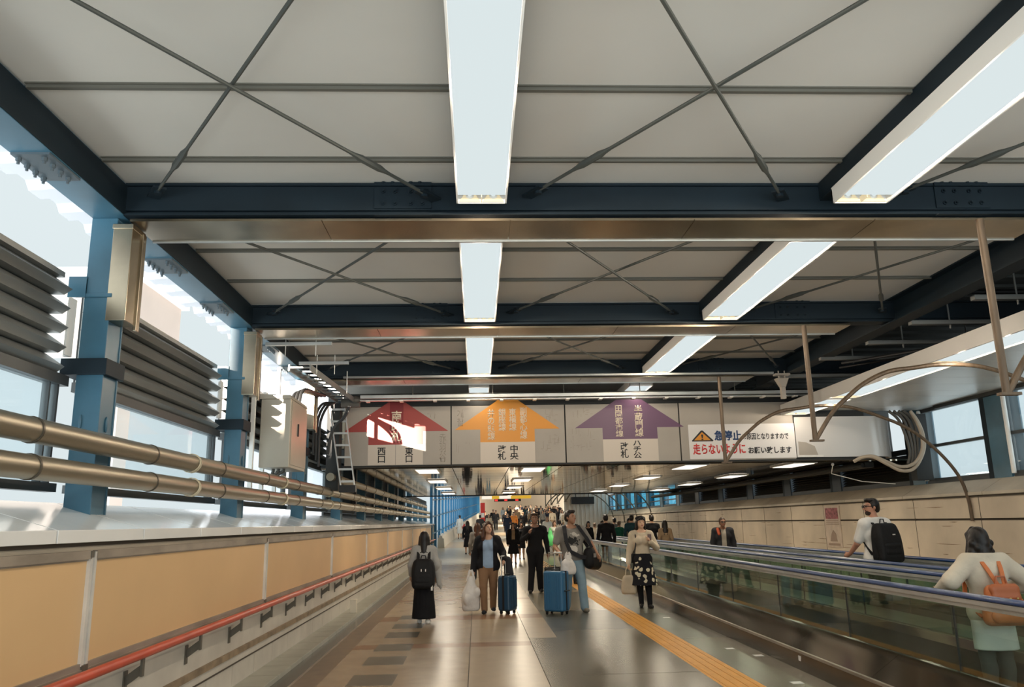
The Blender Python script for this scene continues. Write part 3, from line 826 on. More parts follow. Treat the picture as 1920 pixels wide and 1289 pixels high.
m.bar(pa, pb, .018, .06, (0, 1, 0)); m.bar(qa, qb, .018, .06, (0, 1, 0)); m.build('side_rail', M_GALVL, r, smooth=0)
for q in range(7): m = MB(); m.bar(pa.lerp(pb, (q + .6) / 7), qa.lerp(qb, (q + .6) / 7), .02, .035, (0, 0, 1)); m.build('rung', M_GALVL, r, smooth=0)
m = MB(); m.box(-2.36, -2.08, 13.98, 14.1, 2.16, 2.28); m.build('foot_box', M_BLACK, r, smooth=0)
m = MB(); m.box(-2.62, -2.40, 14.1, 14.4, 2.2, 3.72)
struct(m.build('trim_7', M_DARK, smooth=0), 'dark end return of the sign fascia')

# conduits crossing in front of the signs and under the third beam
r = empty('conduit_tray', (1.7, 13.8, 3.74), 'pale cable channel running across above the arrow signs', 'cable channel')
m = MB(); m.box(-2.0, 6.0, 13.76, 13.84, 3.745, 3.80); m.box(-2.0, 6.0, 13.74, 13.86, 3.70, 3.715); m.build('channel', M_GALVL, r, smooth=0)
m = MB()
for q in range(14): m.box(-1.9 + q * .58, -1.84 + q * .58, 13.72, 13.87, 3.68, 3.705)
m.build('clips', M_ALU, r, smooth=0)
m = MB()
for x in (-1.1, .3, 1.55, 2.9, 4.6): m.tube([(x, 13.8, 3.78), (x, 13.8, 4.18)], .008, 6)
m.build('hanger_rod', M_STRIP, r)
m = MB(); m.box(-2.1, 4.85, 12.55, 12.6, 3.885, 3.915)
tag(m.build('thin_conduit', M_GALV, smooth=0), 'thin grey conduit hugging the underside of the third cross beam', 'conduit')
for i, (y, z, xa, xb) in enumerate(((9.2, 3.86, 5.3, 8.0), (10.3, 3.86, 5.3, 7.6), (11.35, 3.86, 5.1, 8.2), (12.7, 3.84, 5.0, 8.2), (8.1, 3.86, 5.4, 8.4))):
    m = MB(); m.box(xa, xb, y - .04, y + .04, z, z + .05)
    for x in (xa + .5, xb - .9): m.tube([(x, y, z - .05), (x, y, 4.24)], .01, 6)
    tag(m.build('strut_channel', mat('dull_strut', (.20, .20, .19), .55), smooth=0), 'grey strut channel hanging under the dark roof at upper right, %s' % ['fourth from the camera' , 'third from the camera', 'second from the signs', 'nearest the signs', 'nearest the camera'][i] , 'strut', 'struts under the dark roof')
r = empty('dark_pipework', (6.5, 10, 4.0), 'dark slim pipes crossing under the corrugated roof at upper right', 'pipes')
m = MB(); m.tube([(5.4, 11.3, 3.80), (6.2, 10.3, 3.80), (7.2, 8.5, 3.80), (8.2, 7.6, 3.80)], .022, 8); m.tube([(5.5, 11.6, 3.79), (6.4, 10.5, 3.79), (7.3, 8.6, 3.79), (8.2, 7.8, 3.79)], .016, 8)
m.tube([(5.4, 13.3, 4.05), (8.2, 13.3, 4.05)], .03, 8); m.tube([(5.4, 9.9, 4.1), (8.2, 9.9, 4.1)], .03, 8); m.tube([(5.4, 8.6, 4.1), (8.2, 8.6, 4.1)], .03, 8)
m.build('pipe_run', M_BLACK, r)

# camera / speaker on the beam
r = empty('ceiling_speaker', (4.95, 12.6, 3.5), 'small cream box with funnel shade hanging under the third beam', 'speaker')
m = MB(); m.prism([(4.87, 3.80), (5.07, 3.80), (5.01, 3.66), (4.95, 3.66)], 'y', 12.5, 12.62); m.build('shade', M_OFFW, r, smooth=0)
m = MB(); m.box(4.945, 5.01, 12.52, 12.60, 3.47, 3.66); m.build('body', M_OFFW, r, smooth=0)
m = MB(); m.box(4.86, 5.10, 12.5, 12.62, 3.85, 3.88); m.tube([(4.93, 12.56, 3.79), (4.93, 12.56, 3.93)], .01, 6); m.tube([(5.03, 12.56, 3.79), (5.03, 12.56, 3.93)], .01, 6); m.build('bracket', M_OFFW, r, smooth=0)
# ============================================================ SIGN FASCIA
FY = 14.40
DIV = [-2.36, -.45, 1.62, 3.72, 5.85]
m = MB(); m.box(-2.36, 7.2, 14.44, 15.05, 2.63, 3.72); m.box(-2.4, 7.9, 14.42, 14.52, 3.70, 3.93)
m.box(-2.37, 7.3, 14.39, 14.46, 2.605, 2.632)
struct(m.build('trim_8', M_DARK, smooth=0), 'dark carcass of the sign fascia')

def flat(name, pts, y, m_, parent, th=.004):
    b = MB(); b.prism(pts, 'y', y - th, y); return b.build(name, m_, parent, smooth=0)
def mark(rng, x, z, parent, w=.18):
    b = MB(); y = FY - .0015
    for k in range(rng.randint(2, 4)):
        xa, za = x + rng.uniform(0, w), z + rng.uniform(-.05, .05)
        if rng.random() < .5: b.box(xa, xa + rng.uniform(.02, .07), y, y + .001, za, za + .008)
        else: b.box(xa, xa + .007, y, y + .001, za, za + rng.uniform(.03, .14))
    return b.build('letter_residue', M_GHOST, parent, smooth=0)

PAN = []
labs = ['fascia board with the red arrow, half in sunlight', 'fascia board with the orange arrow', 'fascia board with the purple arrow',
        'plain grey fascia board behind the warning sign']
for i in range(4):
    a, b = DIV[i], DIV[i + 1]
    r = empty('fascia_board', ((a + b) / 2, FY, 2.64), labs[i], 'sign board', 'boards of the sign fascia')
    m = MB(); m.box(a + .012, b - .012, FY, FY + .03, 2.635, 3.685); m.build('board', M_OFFW, r, smooth=0); PAN.append(r)
rg = random.Random(3)
r = PAN[0]                                                    # red arrow
y = FY - .0005
flat('arrow', [(-1.58, 3.77), (-1.29, 3.77), (-.50, 3.235), (-.955, 3.235), (-.955, 3.0), (-1.93, 3.0), (-1.93, 3.235), (-2.345, 3.235), (-2.345, 3.26)], y, M_SRED, r, .003)
flat('arrow_core', [(-1.555, 3.77), (-1.31, 3.77), (-1.31, 3.03), (-1.555, 3.03)], y - .003, M_SDRED, r, .002)
flat('name_plate', [(-1.935, 3.0), (-1.448, 3.0), (-1.448, 2.64), (-1.935, 2.64)], y, M_PLATE, r, .003)
flat('name_plate', [(-1.438, 3.0), (-.955, 3.0), (-.955, 2.64), (-1.438, 2.64)], y, M_PLATE, r, .003)
lettering('lettering', '南改札', -1.53, -1.335, 3.06, 3.61, y - .007, M_TXTP, r, True, .018)
lettering('lettering', '西口', -1.765, -1.62, 2.68, 2.95, y - .005, M_INK, r, True, .014)
lettering('lettering', '東口', -1.275, -1.13, 2.68, 2.95, y - .005, M_INK, r, True, .014)
lettering('letter_residue', 'ㄱㅏ', -.88, -.72, 3.46, 3.58, y - .001, M_GHOST, r, False, -.012)
lettering('letter_residue', '赤羽谷', -.66, -.54, 2.68, 3.2, y - .001, M_GHOST, r, True, -.012)
r = PAN[1]                                                    # orange arrow
flat('arrow', [(.40, 3.785), (.76, 3.785), (1.515, 3.25), (1.06, 3.25), (1.06, 3.02), (.075, 3.02), (.075, 3.25), (-.385, 3.25)], y, M_SYEL, r, .003)
flat('name_plate', [(.075, 3.02), (1.06, 3.02), (1.06, 2.64), (.075, 2.64)], y, M_PLATE, r, .003)
for t, xc, z0, z1 in (('井の頭線', .275, 3.06, 3.62), ('銀座線', .475, 3.22, 3.63), ('東横線', .665, 3.22, 3.63), ('副都心線', .86, 3.07, 3.645)):
    lettering('lettering', t, xc - .068, xc + .068, z0, z1, y - .005, M_TXTP, r, True, .014)
lettering('lettering', '中央', .605, .76, 2.70, 2.965, y - .005, M_INK, r, True, .014)
lettering('lettering', '改札', .385, .54, 2.70, 2.965, y - .005, M_INK, r, True, .014)
lettering('letter_residue', '개찰', -.34, -.22, 3.32, 3.62, y - .001, M_GHOST, r, True, -.008)
for q in range(9): mark(rg, rg.choice([-.38, -.2, 1.15, 1.3]), rg.uniform(2.72, 3.15), r, .2)
for q in range(4): mark(rg, 1.2, rg.uniform(3.4, 3.6), r, .25)
r = PAN[2]                                                    # purple arrow
flat('arrow', [(2.57, 3.765), (3.04, 3.765), (3.80, 3.25), (3.305, 3.25), (3.305, 3.04), (2.30, 3.04), (2.30, 3.25), (1.80, 3.25)], y, M_SPUR, r, .003)
flat('name_plate', [(2.30, 3.04), (3.305, 3.04), (3.305, 2.64), (2.30, 2.64)], y, M_PLATE, r, .003)
lettering('lettering', '田園都市線', 2.535, 2.68, 3.08, 3.66, y - .005, M_TXTP, r, True, .014)
lettering('lettering', '半蔵門線', 2.895, 3.05, 3.08, 3.66, y - .005, M_TXTP, r, True, .014)
lettering('lettering', '改札', 2.61, 2.76, 2.70, 2.985, y - .005, M_INK, r, True, .014)
lettering('lettering', 'ハチ公', 2.845, 2.995, 2.69, 3.01, y - .005, M_INK, r, True, .014)
for q in range(8): mark(rg, rg.choice([1.7, 1.85, 3.35, 2.0]), rg.uniform(2.72, 3.18), r, .22)
for q in range(4): mark(rg, rg.choice([1.72, 1.9]), rg.uniform(3.4, 3.58), r, .2)
# warning sign on the fourth board
r = empty('warning_sign', (4.86, FY - .02, 2.65), 'white wide warning notice with yellow triangle, blue and red lettering', 'sign')
m = MB(); m.box(3.872, 5.84, FY - .02, FY - .003, 2.655, 3.285); m.build('plate', mat('notice_white', (.74, .72, .70), .4), r, smooth=0)
y = FY - .0205
flat('triangle_border', [(4.105, 3.175), (4.135, 3.175), (4.325, 2.99), (4.315, 2.975), (3.935, 2.975), (3.925, 2.99)], y, M_INK, r, .003)
flat('triangle', [(4.12, 3.145), (4.275, 2.995), (3.965, 2.995)], y - .003, M_SYEL, r, .002)
flat('exclamation_mark', [(4.10, 3.10), (4.14, 3.10), (4.13, 3.035), (4.11, 3.035)], y - .005, M_INK, r, .002)
flat('exclamation_dot', [(4.105, 3.022), (4.135, 3.022), (4.14, 3.002), (4.10, 3.002)], y - .005, M_INK, r, .002)
lettering('lettering', '急停止', 4.345, 4.845, 2.985, 3.17, y - .003, M_TXTB, r, False, .03)
lettering('lettering', 'の原因となりますので', 4.865, 5.72, 2.995, 3.11, y - .003, M_INK, r, False, .012)
lettering('lettering', '走らないように', 3.935, 4.905, 2.735, 2.935, y - .003, M_TXTR, r, False, .024)
lettering('lettering', 'お願い致します', 4.955, 5.755, 2.74, 2.865, y - .003, M_INK, r, False, .024)
# curved end board
r = empty('fascia_end', (6.9, FY, 2.64), 'plain white end of the sign fascia curving away at the right', 'sign board')
m = MB(); pts = [(5.862, FY), (7.25, FY)]
for k in range(1, 9):
    a = math.pi / 2 * k / 8; pts.append((7.25 + .62 * math.sin(a), FY + .62 * (1 - math.cos(a))))
back_ = [(x - .0 if k < 2 else x - .03 * math.sin(math.pi / 2 * (k - 1) / 8), yv + .03) for k, (x, yv) in enumerate(pts)]
m.prism(pts + back_[::-1], 'z', 2.66, 3.40); m.build('curved_sheet', mat('fascia_white', (.66, .63, .60), .3, .2), r, smooth=50)
m = MB(); m.prism([(5.87, FY - .006), (6.35, FY - .006), (6.35, FY - .001), (5.87, FY - .001)], 'z', 2.665, 2.70); m.build('bottom_trim', M_ALU, r, smooth=0)
flat('patch', [(5.9, 2.95), (6.05, 2.93), (6.2, 2.86), (6.25, 2.70), (6.22, 2.66), (5.9, 2.66)], FY - .001, M_OFFW, r, .003)
r = empty('hose_bundle', (7.9, 14.2, 2.4), 'loops of beige conduit hose hanging at the right end of the fascia', 'hoses')
for q in range(2):
    m = MB(); m.tube(crom([(6.85, 14.3, 2.56), (6.98, 14.22, 2.63), (7.15, 14.15, 2.64 - q * .015), (7.35, 14.1, 2.54 - q * .04), (7.6, 14.08, 2.44 - q * .07), (7.85, 14.08, 2.50 - q * .08), (8.02 + q * .03, 14.08, 2.72), (8.05 + q * .03, 14.08, 3.0), (7.98 + q * .02, 14.06, 3.25), (7.88, 14.05, 3.44)]), .03, 10); m.build('hose', M_HOSE, r)
for q in range(4):
    m = MB(); m.tube(crom([(7.55 + q * .09, 14.18, 3.46), (7.70 + q * .09, 14.16, 3.3), (7.80 + q * .07, 14.16, 3.0), (7.85 + q * .05, 14.18, 2.7), (7.8 + q * .06, 14.2, 2.5)]), .028, 8); m.build('dark_cable', M_CABLE, r)
m = MB(); m.box(8.0, 8.3, 14.3, 14.5, 2.21, 3.42); struct(m.build('trim_9', M_DARK, smooth=0), 'dark block put in for the shading at the end of the sign fascia')  # dark block paints in the shading beside the curved end
m = MB(); m.tube([(6.77, 15.0, 2.55), (7.0, 15.6, 2.42), (7.5, 15.4, 2.25), (8.0, 15.1, 2.18)], .008, 6); m.ball((6.77, 15.0, 2.56), .03)
tag(m.build('thin_cable', M_WHITE), 'thin pale cable sagging from the fascia to the right wall', 'cable')
m = MB(); m.box(7.45, 7.62, 15.1, 34, 2.50, 2.60); m.tube([(7.4, 15.1, 2.54), (7.4, 34, 2.54)], .04, 8)
tag(m.build('dark_duct', M_DARK, smooth=0), 'long dark duct running beyond the fascia above the right wall', 'duct')

# ============================================================ POLES AND ARCHES
for i, y in enumerate((5.8, 9.3, 12.8, 36.8, 40.3, 43.8, 47.3)):
    lab = ['rusty hanging pole and arch nearest, at the right edge', 'second hanging pole with its arch over the walkway', 'third hanging pole, crossing the warning sign, with its arch',
           'dark far arch, first beyond the fascia', 'dark far arch, second beyond the fascia', 'dark far arch, third beyond the fascia', 'dark far arch, fourth beyond the fascia'][i]
    r = empty('arch_support', (4.02, y, 2.49), lab, 'arch', 'curved supports over the moving walkways')
    mm = M_POLE if i < 3 else M_IRON
    m = MB(); m.tube([(4.02, y, 2.48), (4.02, y, 3.885 if i < 3 else 3.6)], .03, 12); m.build('pole', mm, r)
    A = [(4.03, 2.49), (4.257, 2.805), (4.45, 2.98), (4.69, 3.16), (5.0, 3.30), (5.33, 3.375), (5.65, 3.412), (6.05, 3.40), (6.35, 3.335), (6.66, 3.22), (6.95, 3.07), (7.25, 2.89), (7.6, 2.58), (7.88, 2.24), (8.08, 1.86), (8.0, 1.6)]
    A[-1] = (7.97, 1.48); A[-2] = (7.95, 1.86); A[-3] = (7.84, 2.22); A[-4] = (7.58, 2.58)
    # Catmull-Rom resample
    P = [Vector((a, y, b - (.03 if 5 < a < 6.8 else 0))) for a, b in A]; pts = []
    for k in range(len(P) - 1):
        p0, p1, p2, p3 = P[max(k - 1, 0)], P[k], P[k + 1], P[min(k + 2, len(P) - 1)]
        for s in range(4):
            t = s / 4; pts.append(.5 * ((2 * p1) + (p2 - p0) * t + (2 * p0 - 5 * p1 + 4 * p2 - p3) * t * t + (3 * p1 - p0 - 3 * p2 + p3) * t ** 3))
    pts.append(P[-1])
    m = MB(); m.tube(pts, .027 if i < 3 else .032, 10); m.build('arch_tube', mm, r)
    m = MB(); m.box(3.96, 4.12, y - .03, y + .03, 2.468, 2.49); m.build('foot_plate', mm, r, smooth=0)

# white canopy over the far walkway
c = MB(); y = 2.0
while y < 14.35:
    c.box(5.62, 8.36, y + .004, y + .596, 3.52, 3.54); y += .6
c.box(5.62, 8.36, 2, 14.36, 3.54, 3.62, 1); c.box(5.61, 5.625, 2, 14.36, 3.43, 3.62, 0)
c.box(8.28, 8.36, 2, 14.0, 3.46, 3.52, 2)
struct(c.build('ceiling', [M_CANOPY, M_DARK, M_DARK], smooth=0), 'white panelled canopy above the far moving walkway')

# ============================================================ MOVING WALKWAYS
WY0, WY1 = 2.0, 33.0
def balustrade(x, y0, y1, deck, label, outer):
    """outer: the deck lies on the -x side when -1, +x when 1, both when 0."""
    r = empty('balustrade', (x, (y0 + y1) / 2, .0), label, 'balustrade', 'balustrades of the moving walkways')
    m = MB(); m.box(x - .006, x + .006, y0, y1, .392, .90)
    m.build('glass', G_BAL, r, smooth=0)
    m = MB(); R = .055
    prof = []
    for k in range(13):
        a = math.pi * (-.15 + 1.3 * k / 12); prof.append((x + .042 * math.cos(a), .975 + .026 * math.sin(a)))
    m.prism(prof, 'y', y0, y1)
    m.tube([(x, y1 - .001, .965), (x, y1 + .15, .93), (x, y1 + .28, .83), (x, y1 + .33, .68), (x, y1 + .26, .53), (x, y1 + .1, .44)], .034, 10)
    m.build('handrail', M_RUBBER, r, smooth=60)
    m = MB(); m.box(x - .034, x + .034, y0, y1, .925, .958); m.box(x - .014, x + .014, y0, y1, .89, .925); m.build('rail_profile', M_GALVL, r, smooth=0)
    yy = y0 + .7
    while yy < y1: m = MB(); m.box(x - .009, x + .009, yy, yy + .008, .395, .9); m.build('glass_joint', M_DARK, r, smooth=0); yy += 1.9
    return r
ra = balustrade(3.79, WY0, WY1, 0, 'near glass balustrade with shiny blue handrail, lowest across the right of the photo', -1)
rb = balustrade(4.87, WY0, WY1, 0, 'second glass balustrade, far side of the near moving walkway', 0)
rc = balustrade(5.46, WY0, WY1, 0, 'third glass balustrade, near side of the far moving walkway', 0)
rd = balustrade(6.45, WY0, WY1, 0, 'farthest glass balustrade, in front of the concrete wall', 1)
r = empty('walkway_skirt', (3.6, 15, 0), 'sloping metal skirt along the floor side of the near moving walkway', 'skirt')
m = MB(); m.prism([(3.44, 0), (3.46, .17), (3.50, .175), (3.50, 0)], 'y', WY0, WY1 + .3); m.build('kick_plate', M_DECKD, r, smooth=0)
m = MB(); y = WY0
while y < WY1 + .2:
    m.prism([(3.475, .19), (3.765, .385), (3.80, .385), (3.80, .0), (3.49, .0)], 'y', y + .002, y + 1.798); y += 1.8
m.build('deck_cover', M_DECK, r, smooth=0)
m = MB(); m.box(3.45, 3.485, WY0, WY1 + .3, .168, .195); m.build('deck_edge', M_ALUD, r, smooth=0)
m = MB(); m.box(3.45, 3.457, 8.92, 8.98, .09, .14); m.build('small_plate', M_WHITE, r, smooth=0)
for (xa, xb, nm) in ((3.80, 4.84, 'near'), (5.49, 6.42, 'far')):
    r = empty('moving_walkway', ((xa + xb) / 2, 15, 0), 'dark ribbed belt of the %s moving walkway' % nm, 'moving walkway')
    m = MB(); y = WY0
    while y < WY1:
        m.box(xa + .05, xb - .05, y + .003, y + .397, -.02, .012); y += .4
    m.build('pallets', M_TREAD, r, smooth=0)
    m = MB(); m.box(xa, xa + .05, WY0, WY1, -.02, .30); m.box(xb - .05, xb, WY0, WY1, -.02, .30); m.build('inner_skirt', M_DECKD, r, smooth=0)
    m = MB(); m.prism([(xa, .30), (xa + .05, .30), (xa, .38)], 'y', WY0, WY1); m.prism([(xb, .30), (xb - .05, .30), (xb, .38)], 'y', WY0, WY1); m.build('inner_deck', M_DECK, r, smooth=0)
m = MB(); m.box(4.84, 5.49, WY0, WY1, 0, .37); m.box(4.90, 5.43, WY0, WY1, .37, .388)
tag(m.build('median_deck', mat('median_metal', (.30, .26, .20), .3, .7, (2, .2)), smooth=0), 'flat metal deck between the two moving walkways', 'deck')
m = MB(); m.box(6.42, 7.98, WY0, WY1, 0, .37); m.box(7.55, 7.98, WY0, WY1, .37, .80)
tag(m.build('wall_deck', M_CONC, smooth=0), 'stepped base between the far balustrade and the concrete wall', 'base')

# poster on the right wall
r = empty('poster', (7.99, 18.0, .92), 'narrow pale poster with a maroon picture on the right wall', 'poster')
m = MB(); m.box(7.985, 7.996, 17.62, 18.42, .92, 1.83); m.build('sheet', mat('poster_paper', (.56, .46, .37), .6, 0, (5, .15)), r, smooth=0)
m = MB(); m.box(7.981, 7.986, 17.70, 18.34, 1.54, 1.78); m.build('picture', mat('maroon_print', (.30, .09, .10), .6, 0, (14, .7)), r, smooth=0)
m = MB()
for z in (1.5, 1.46, 1.42): m.box(7.981, 7.986, 17.70, 18.34, z, z + .014)
m.prism([(18.2, 1.05), (17.85, 1.05), (17.9, 1.22), (18.02, 1.3), (18.12, 1.2)], 'x', 7.981, 7.986)
m.box(7.981, 7.986, 17.72, 18.30, .96, 1.01)
m.build('print', mat('brown_print', (.32, .23, .17), .6), r, smooth=0)

# sign hanging far ahead
r = empty('hanging_sign', (1.5, 44, 2.82), 'far hanging light box sign, white and yellow, over the crowd', 'sign')
m = MB(); m.box(.28, .82, 43.95, 44.1, 2.86, 3.02); m.box(1.22, 1.85, 43.95, 44.1, 2.86, 3.02); m.build('white_face', mat('lit_white_sign', (.9, .86, .78), .4, emit=((1, .92, .8), .75)), r, smooth=0)
m = MB(); m.box(.82, 1.22, 43.95, 44.1, 2.86, 3.02); m.box(1.85, 2.95, 43.95, 44.1, 2.86, 3.02); m.build('yellow_face', mat('lit_yellow_sign', (.8, .5, .05), .4, emit=((.85, .5, .04), .55)), r, smooth=0)
m = MB(); m.box(.95, 2.4, 44.0, 44.1, 2.72, 2.85); m.build('dark_panel', M_BLACK, r, smooth=0)
m = MB()
for x in (.98, 1.5, 2.1): m.box(x, x + .16, 43.985, 44.0, 2.74, 2.83)
m.build('red_light_digits', mat('red_digits', (.6, .02, .03), .5, emit=((1, .06, .05), .8)), r, smooth=0)
r = empty('red_banner', (.45, 62, .68), 'small red and white banner standing at the end of the blue windows', 'banner')
m = MB(); m.box(.28, .62, 62, 62.04, 1.75, 3.1); m.build('cloth', M_TXTR, r, smooth=0)
m = MB(); m.box(.33, .57, 61.98, 62.0, 2.0, 2.35); m.build('white_patch', M_WHITE, r, smooth=0)
m = MB(); m.tube([(.26, 62.02, .68), (.26, 62.02, 3.2)], .03, 8); m.build('pole', M_WHITE, r)

# ============================================================ OUTSIDE
bcol = mat('outside_cream', (.66, .52, .44), .8, 0, (.2, .06))
r = empty('overpass', (-34, 62, -12), 'pale cream overpass outside, seen past the second column', 'overpass')
m = MB(); m.box(-70, -22.5, 52, 60, 14.3, 18.0); m.build('deck', mat('outside_cream', (.80, .70, .62), .8, 0, (.2, .06)), r, smooth=0)
m = MB(); m.box(-70, -22.0, 51.6, 60.4, 18.0, 18.7); m.build('parapet', mat('outside_white', (.84, .80, .77), .7), r, smooth=0)
for x in (-60, -44, -25):
    m = MB(); m.box(x - .6, x + .6, 55, 57, -12, 14.3); m.build('pier', MATS['outside_cream'], r, smooth=0)
r = empty('lattice_screen', (-14.5, 62, -12), 'whitish building screen with a honeycomb of openings, seen left of the cabinet', 'building')
m = MB(); m.box(-19.2, -11.2, 62.5, 66, -12, 17.5); m.build('wall', mat('screen_wall', (.58, .54, .56), .8), r, smooth=0)
m = MB()
for a in range(9):
    for b in range(6):
        cx, cz = -18.7 + a * .95, 10.2 + b * 1.25 + (.6 if a % 2 else 0)
        pts = [(cx + .42 * math.cos(t * math.pi / 3 + .3), cz + .55 * math.sin(t * math.pi / 3 + .3)) for t in range(6)]
        m.prism(pts, 'y', 62.40, 62.5)
m.build('openings', mat('screen_light', (.86, .86, .88), .6), r, smooth=0)
r = empty('street_hoarding', (-9, 20, -6), 'whitish advertising hoarding outside, glimpsed below the lower pipe', 'hoarding')
m = MB(); m.box(-9.2, -9.0, 4, 42, -6, 2.15); m.build('board', mat('hoarding_white', (.78, .76, .76), .6), r, smooth=0)
m = MB()
rr = random.Random(11)
for q in range(40):
    y = 5 + q * .9; m.box(-9.0, -8.98, y, y + rr.uniform(.2, .6), 1.72 + rr.uniform(-.1, .1), 2.0)
m.build('faded_print', mat('faded_print', (.5, .5, .58), .6), r, smooth=0)

# unseen block added against the sun; its notch lights only the arrow signs
m = MB(); m.prism([(-160, -12), (-8, -12), (-8, 21), (-31.85, 21), (-31.85, 11.1), (-34.3, 11.8), (-34.3, 21), (-42, 21), (-42, 42), (-160, 42)], 'y', -62, -60)
tag(m.build('neighbour_building', mat('neighbour_grey', (.5, .48, .46), .8), smooth=0), 'grey notched block added to shade the hall, unseen behind the camera', 'building')
# ============================================================ PEOPLE: signed-distance bodies, meshed with surface nets
def _cone(P, a, b, r1, r2, flat):
    """distance to a tapered capsule; flat squashes the front-back axis."""
    a = np.array(a, np.float32); b = np.array(b, np.float32)
    s = np.array([1, 1 / flat, 1], np.float32)
    pa = (P - a) * s; ba = (b - a) * s
    L2 = float(ba @ ba) + 1e-9
    t = np.clip((pa @ ba) / L2, 0, 1)
    d = np.sqrt(((pa - t[..., None] * ba) ** 2).sum(-1)) - (r1 + (r2 - r1) * t)
    return d * min(1., (1 + flat) / 2)
def _ell(P, c, r):
    c = np.array(c, np.float32); r = np.array(r, np.float32)
    q = (P - c) / r; k0 = np.sqrt((q ** 2).sum(-1)) + 1e-9
    q2 = (P - c) / (r * r); k1 = np.sqrt((q2 ** 2).sum(-1)) + 1e-9
    return k0 * (k0 - 1) / k1

class SDF:
    def __init__(s): s.p = []; s.cuts = []
    def cone(s, a, b, r1, r2=None, flat=1., k=.02): s.p.append(('c', a, b, r1, r1 if r2 is None else r2, flat, k)); return s
    def ell(s, c, r, k=.02): s.p.append(('e', c, r, k)); return s
    def inflate(s, d):
        o = SDF()
        for q in s.p:
            if q[0] == 'c': o.p.append(('c', q[1], q[2], q[3] + d, q[4] + d, q[5], q[6]))
            else: o.p.append(('e', q[1], tuple(x + d for x in q[2]), q[3]))
        return o
    def cut(s, f): s.cuts.append(f); return s      # f(P)->field, kept where negative
    def mesh(s, name, m, parent, res, smooth_it=1):
        lo = np.full(3, 1e9); hi = -lo; bb = []
        for q in s.p:
            if q[0] == 'c':
                R = max(q[3], q[4]) ; a = np.minimum(q[1], q[2]) - R; b = np.maximum(q[1], q[2]) + R; k = q[6]
            else:
                a = np.array(q[1]) - q[2]; b = np.array(q[1]) + q[2]; k = q[3]
            bb.append((a - k - 2 * res, b + k + 2 * res)); lo = np.minimum(lo, a); hi = np.maximum(hi, b)
        lo -= 3 * res; hi += 3 * res
        n = np.ceil((hi - lo) / res).astype(int) + 1
        F = np.full(n, .2, np.float32)
        ax = [np.arange(n[i], dtype=np.float32) * res + lo[i] for i in range(3)]
        for q, (a, b) in zip(s.p, bb):
            i0 = np.clip(((a - lo) / res).astype(int), 0, n - 1); i1 = np.clip(((b - lo) / res).astype(int) + 2, 1, n)
            sl = tuple(slice(i0[i], i1[i]) for i in range(3))
            P = np.stack(np.meshgrid(*[ax[i][sl[i]] for i in range(3)], indexing='ij'), -1)
            d, k = (_cone(P, *q[1:6]), q[6]) if q[0] == 'c' else (_ell(P, q[1], q[2]), q[3])
            f = F[sl]; h = np.clip(.5 + .5 * (f - d) / k, 0, 1)
            F[sl] = f * (1 - h) + d * h - k * h * (1 - h)
        if s.cuts:
            P = np.stack(np.meshgrid(*ax, indexing='ij'), -1)
            for f in s.cuts: F = np.maximum(F, f(P).astype(np.float32))
        F[0] = F[-1] = .1; F[:, 0] = F[:, -1] = .1; F[:, :, 0] = F[:, :, -1] = .1
        V, Q = surface_nets(F); 
        if len(Q) == 0: return None
        V = V * res + lo
        for _ in range(smooth_it):                       # light relaxation
            S = np.zeros_like(V); c = np.zeros(len(V))
            for i in range(4):
                np.add.at(S, Q[:, i], V[Q[:, (i + 1) % 4]] + V[Q[:, i - 1]]); np.add.at(c, Q[:, i], 2)
            V = V * .5 + .5 * S / c[:, None]
        return raw_mesh(name, V, Q, m, parent)

def surface_nets(F):
    n = F.shape; ins = F < 0
    def C(i, j, k): return tuple(slice(d, n[a] - 1 + d) for a, d in enumerate((i, j, k)))
    cnt = np.zeros(tuple(x - 1 for x in n), np.int8); S = np.zeros(cnt.shape + (3,), np.float32)
    cor = [(i, j, k) for i in (0, 1) for j in (0, 1) for k in (0, 1)]
    for a in cor:
        for ax in range(3):
            if a[ax] == 0:
                b = list(a); b[ax] = 1; b = tuple(b)
                fa, fb = F[C(*a)], F[C(*b)]; x = (fa < 0) != (fb < 0)
                t = np.where(x, fa / np.where(x, fa - fb, 1), 0)
                cnt += x
                for q in range(3): S[..., q] += np.where(x, a[q] + (t if q == ax else 0), 0)
    act = cnt > 0; idx = np.full(cnt.shape, -1, np.int64); idx[act] = np.arange(act.sum())
    base = np.argwhere(act); V = base + S[act] / cnt[act][:, None]
    Q = []
    for ax in range(3):
        o = [a for a in range(3) if a != ax]
        sa = [slice(None)] * 3; sb = [slice(None)] * 3; sa[ax] = slice(0, -1); sb[ax] = slice(1, None)
        x = ins[tuple(sa)] != ins[tuple(sb)]
        e = np.argwhere(x); e = e[(e[:, o[0]] > 0) & (e[:, o[1]] > 0) & (e[:, o[0]] < n[o[0]] - 1) & (e[:, o[1]] < n[o[1]] - 1)]
        if not len(e): continue
        q = []
        for du, dv in ((0, 0), (1, 0), (1, 1), (0, 1)):
            c = e.copy(); c[:, o[0]] -= du; c[:, o[1]] -= dv; q.append(idx[c[:, 0], c[:, 1], c[:, 2]])
        q = np.stack(q, 1); fl = ins[e[:, 0], e[:, 1], e[:, 2]]
        if ax == 1: fl = ~fl
        q[fl] = q[fl][:, ::-1]; Q.append(q[:, ::-1])
    return V, (np.concatenate(Q) if Q else np.zeros((0, 4), int))

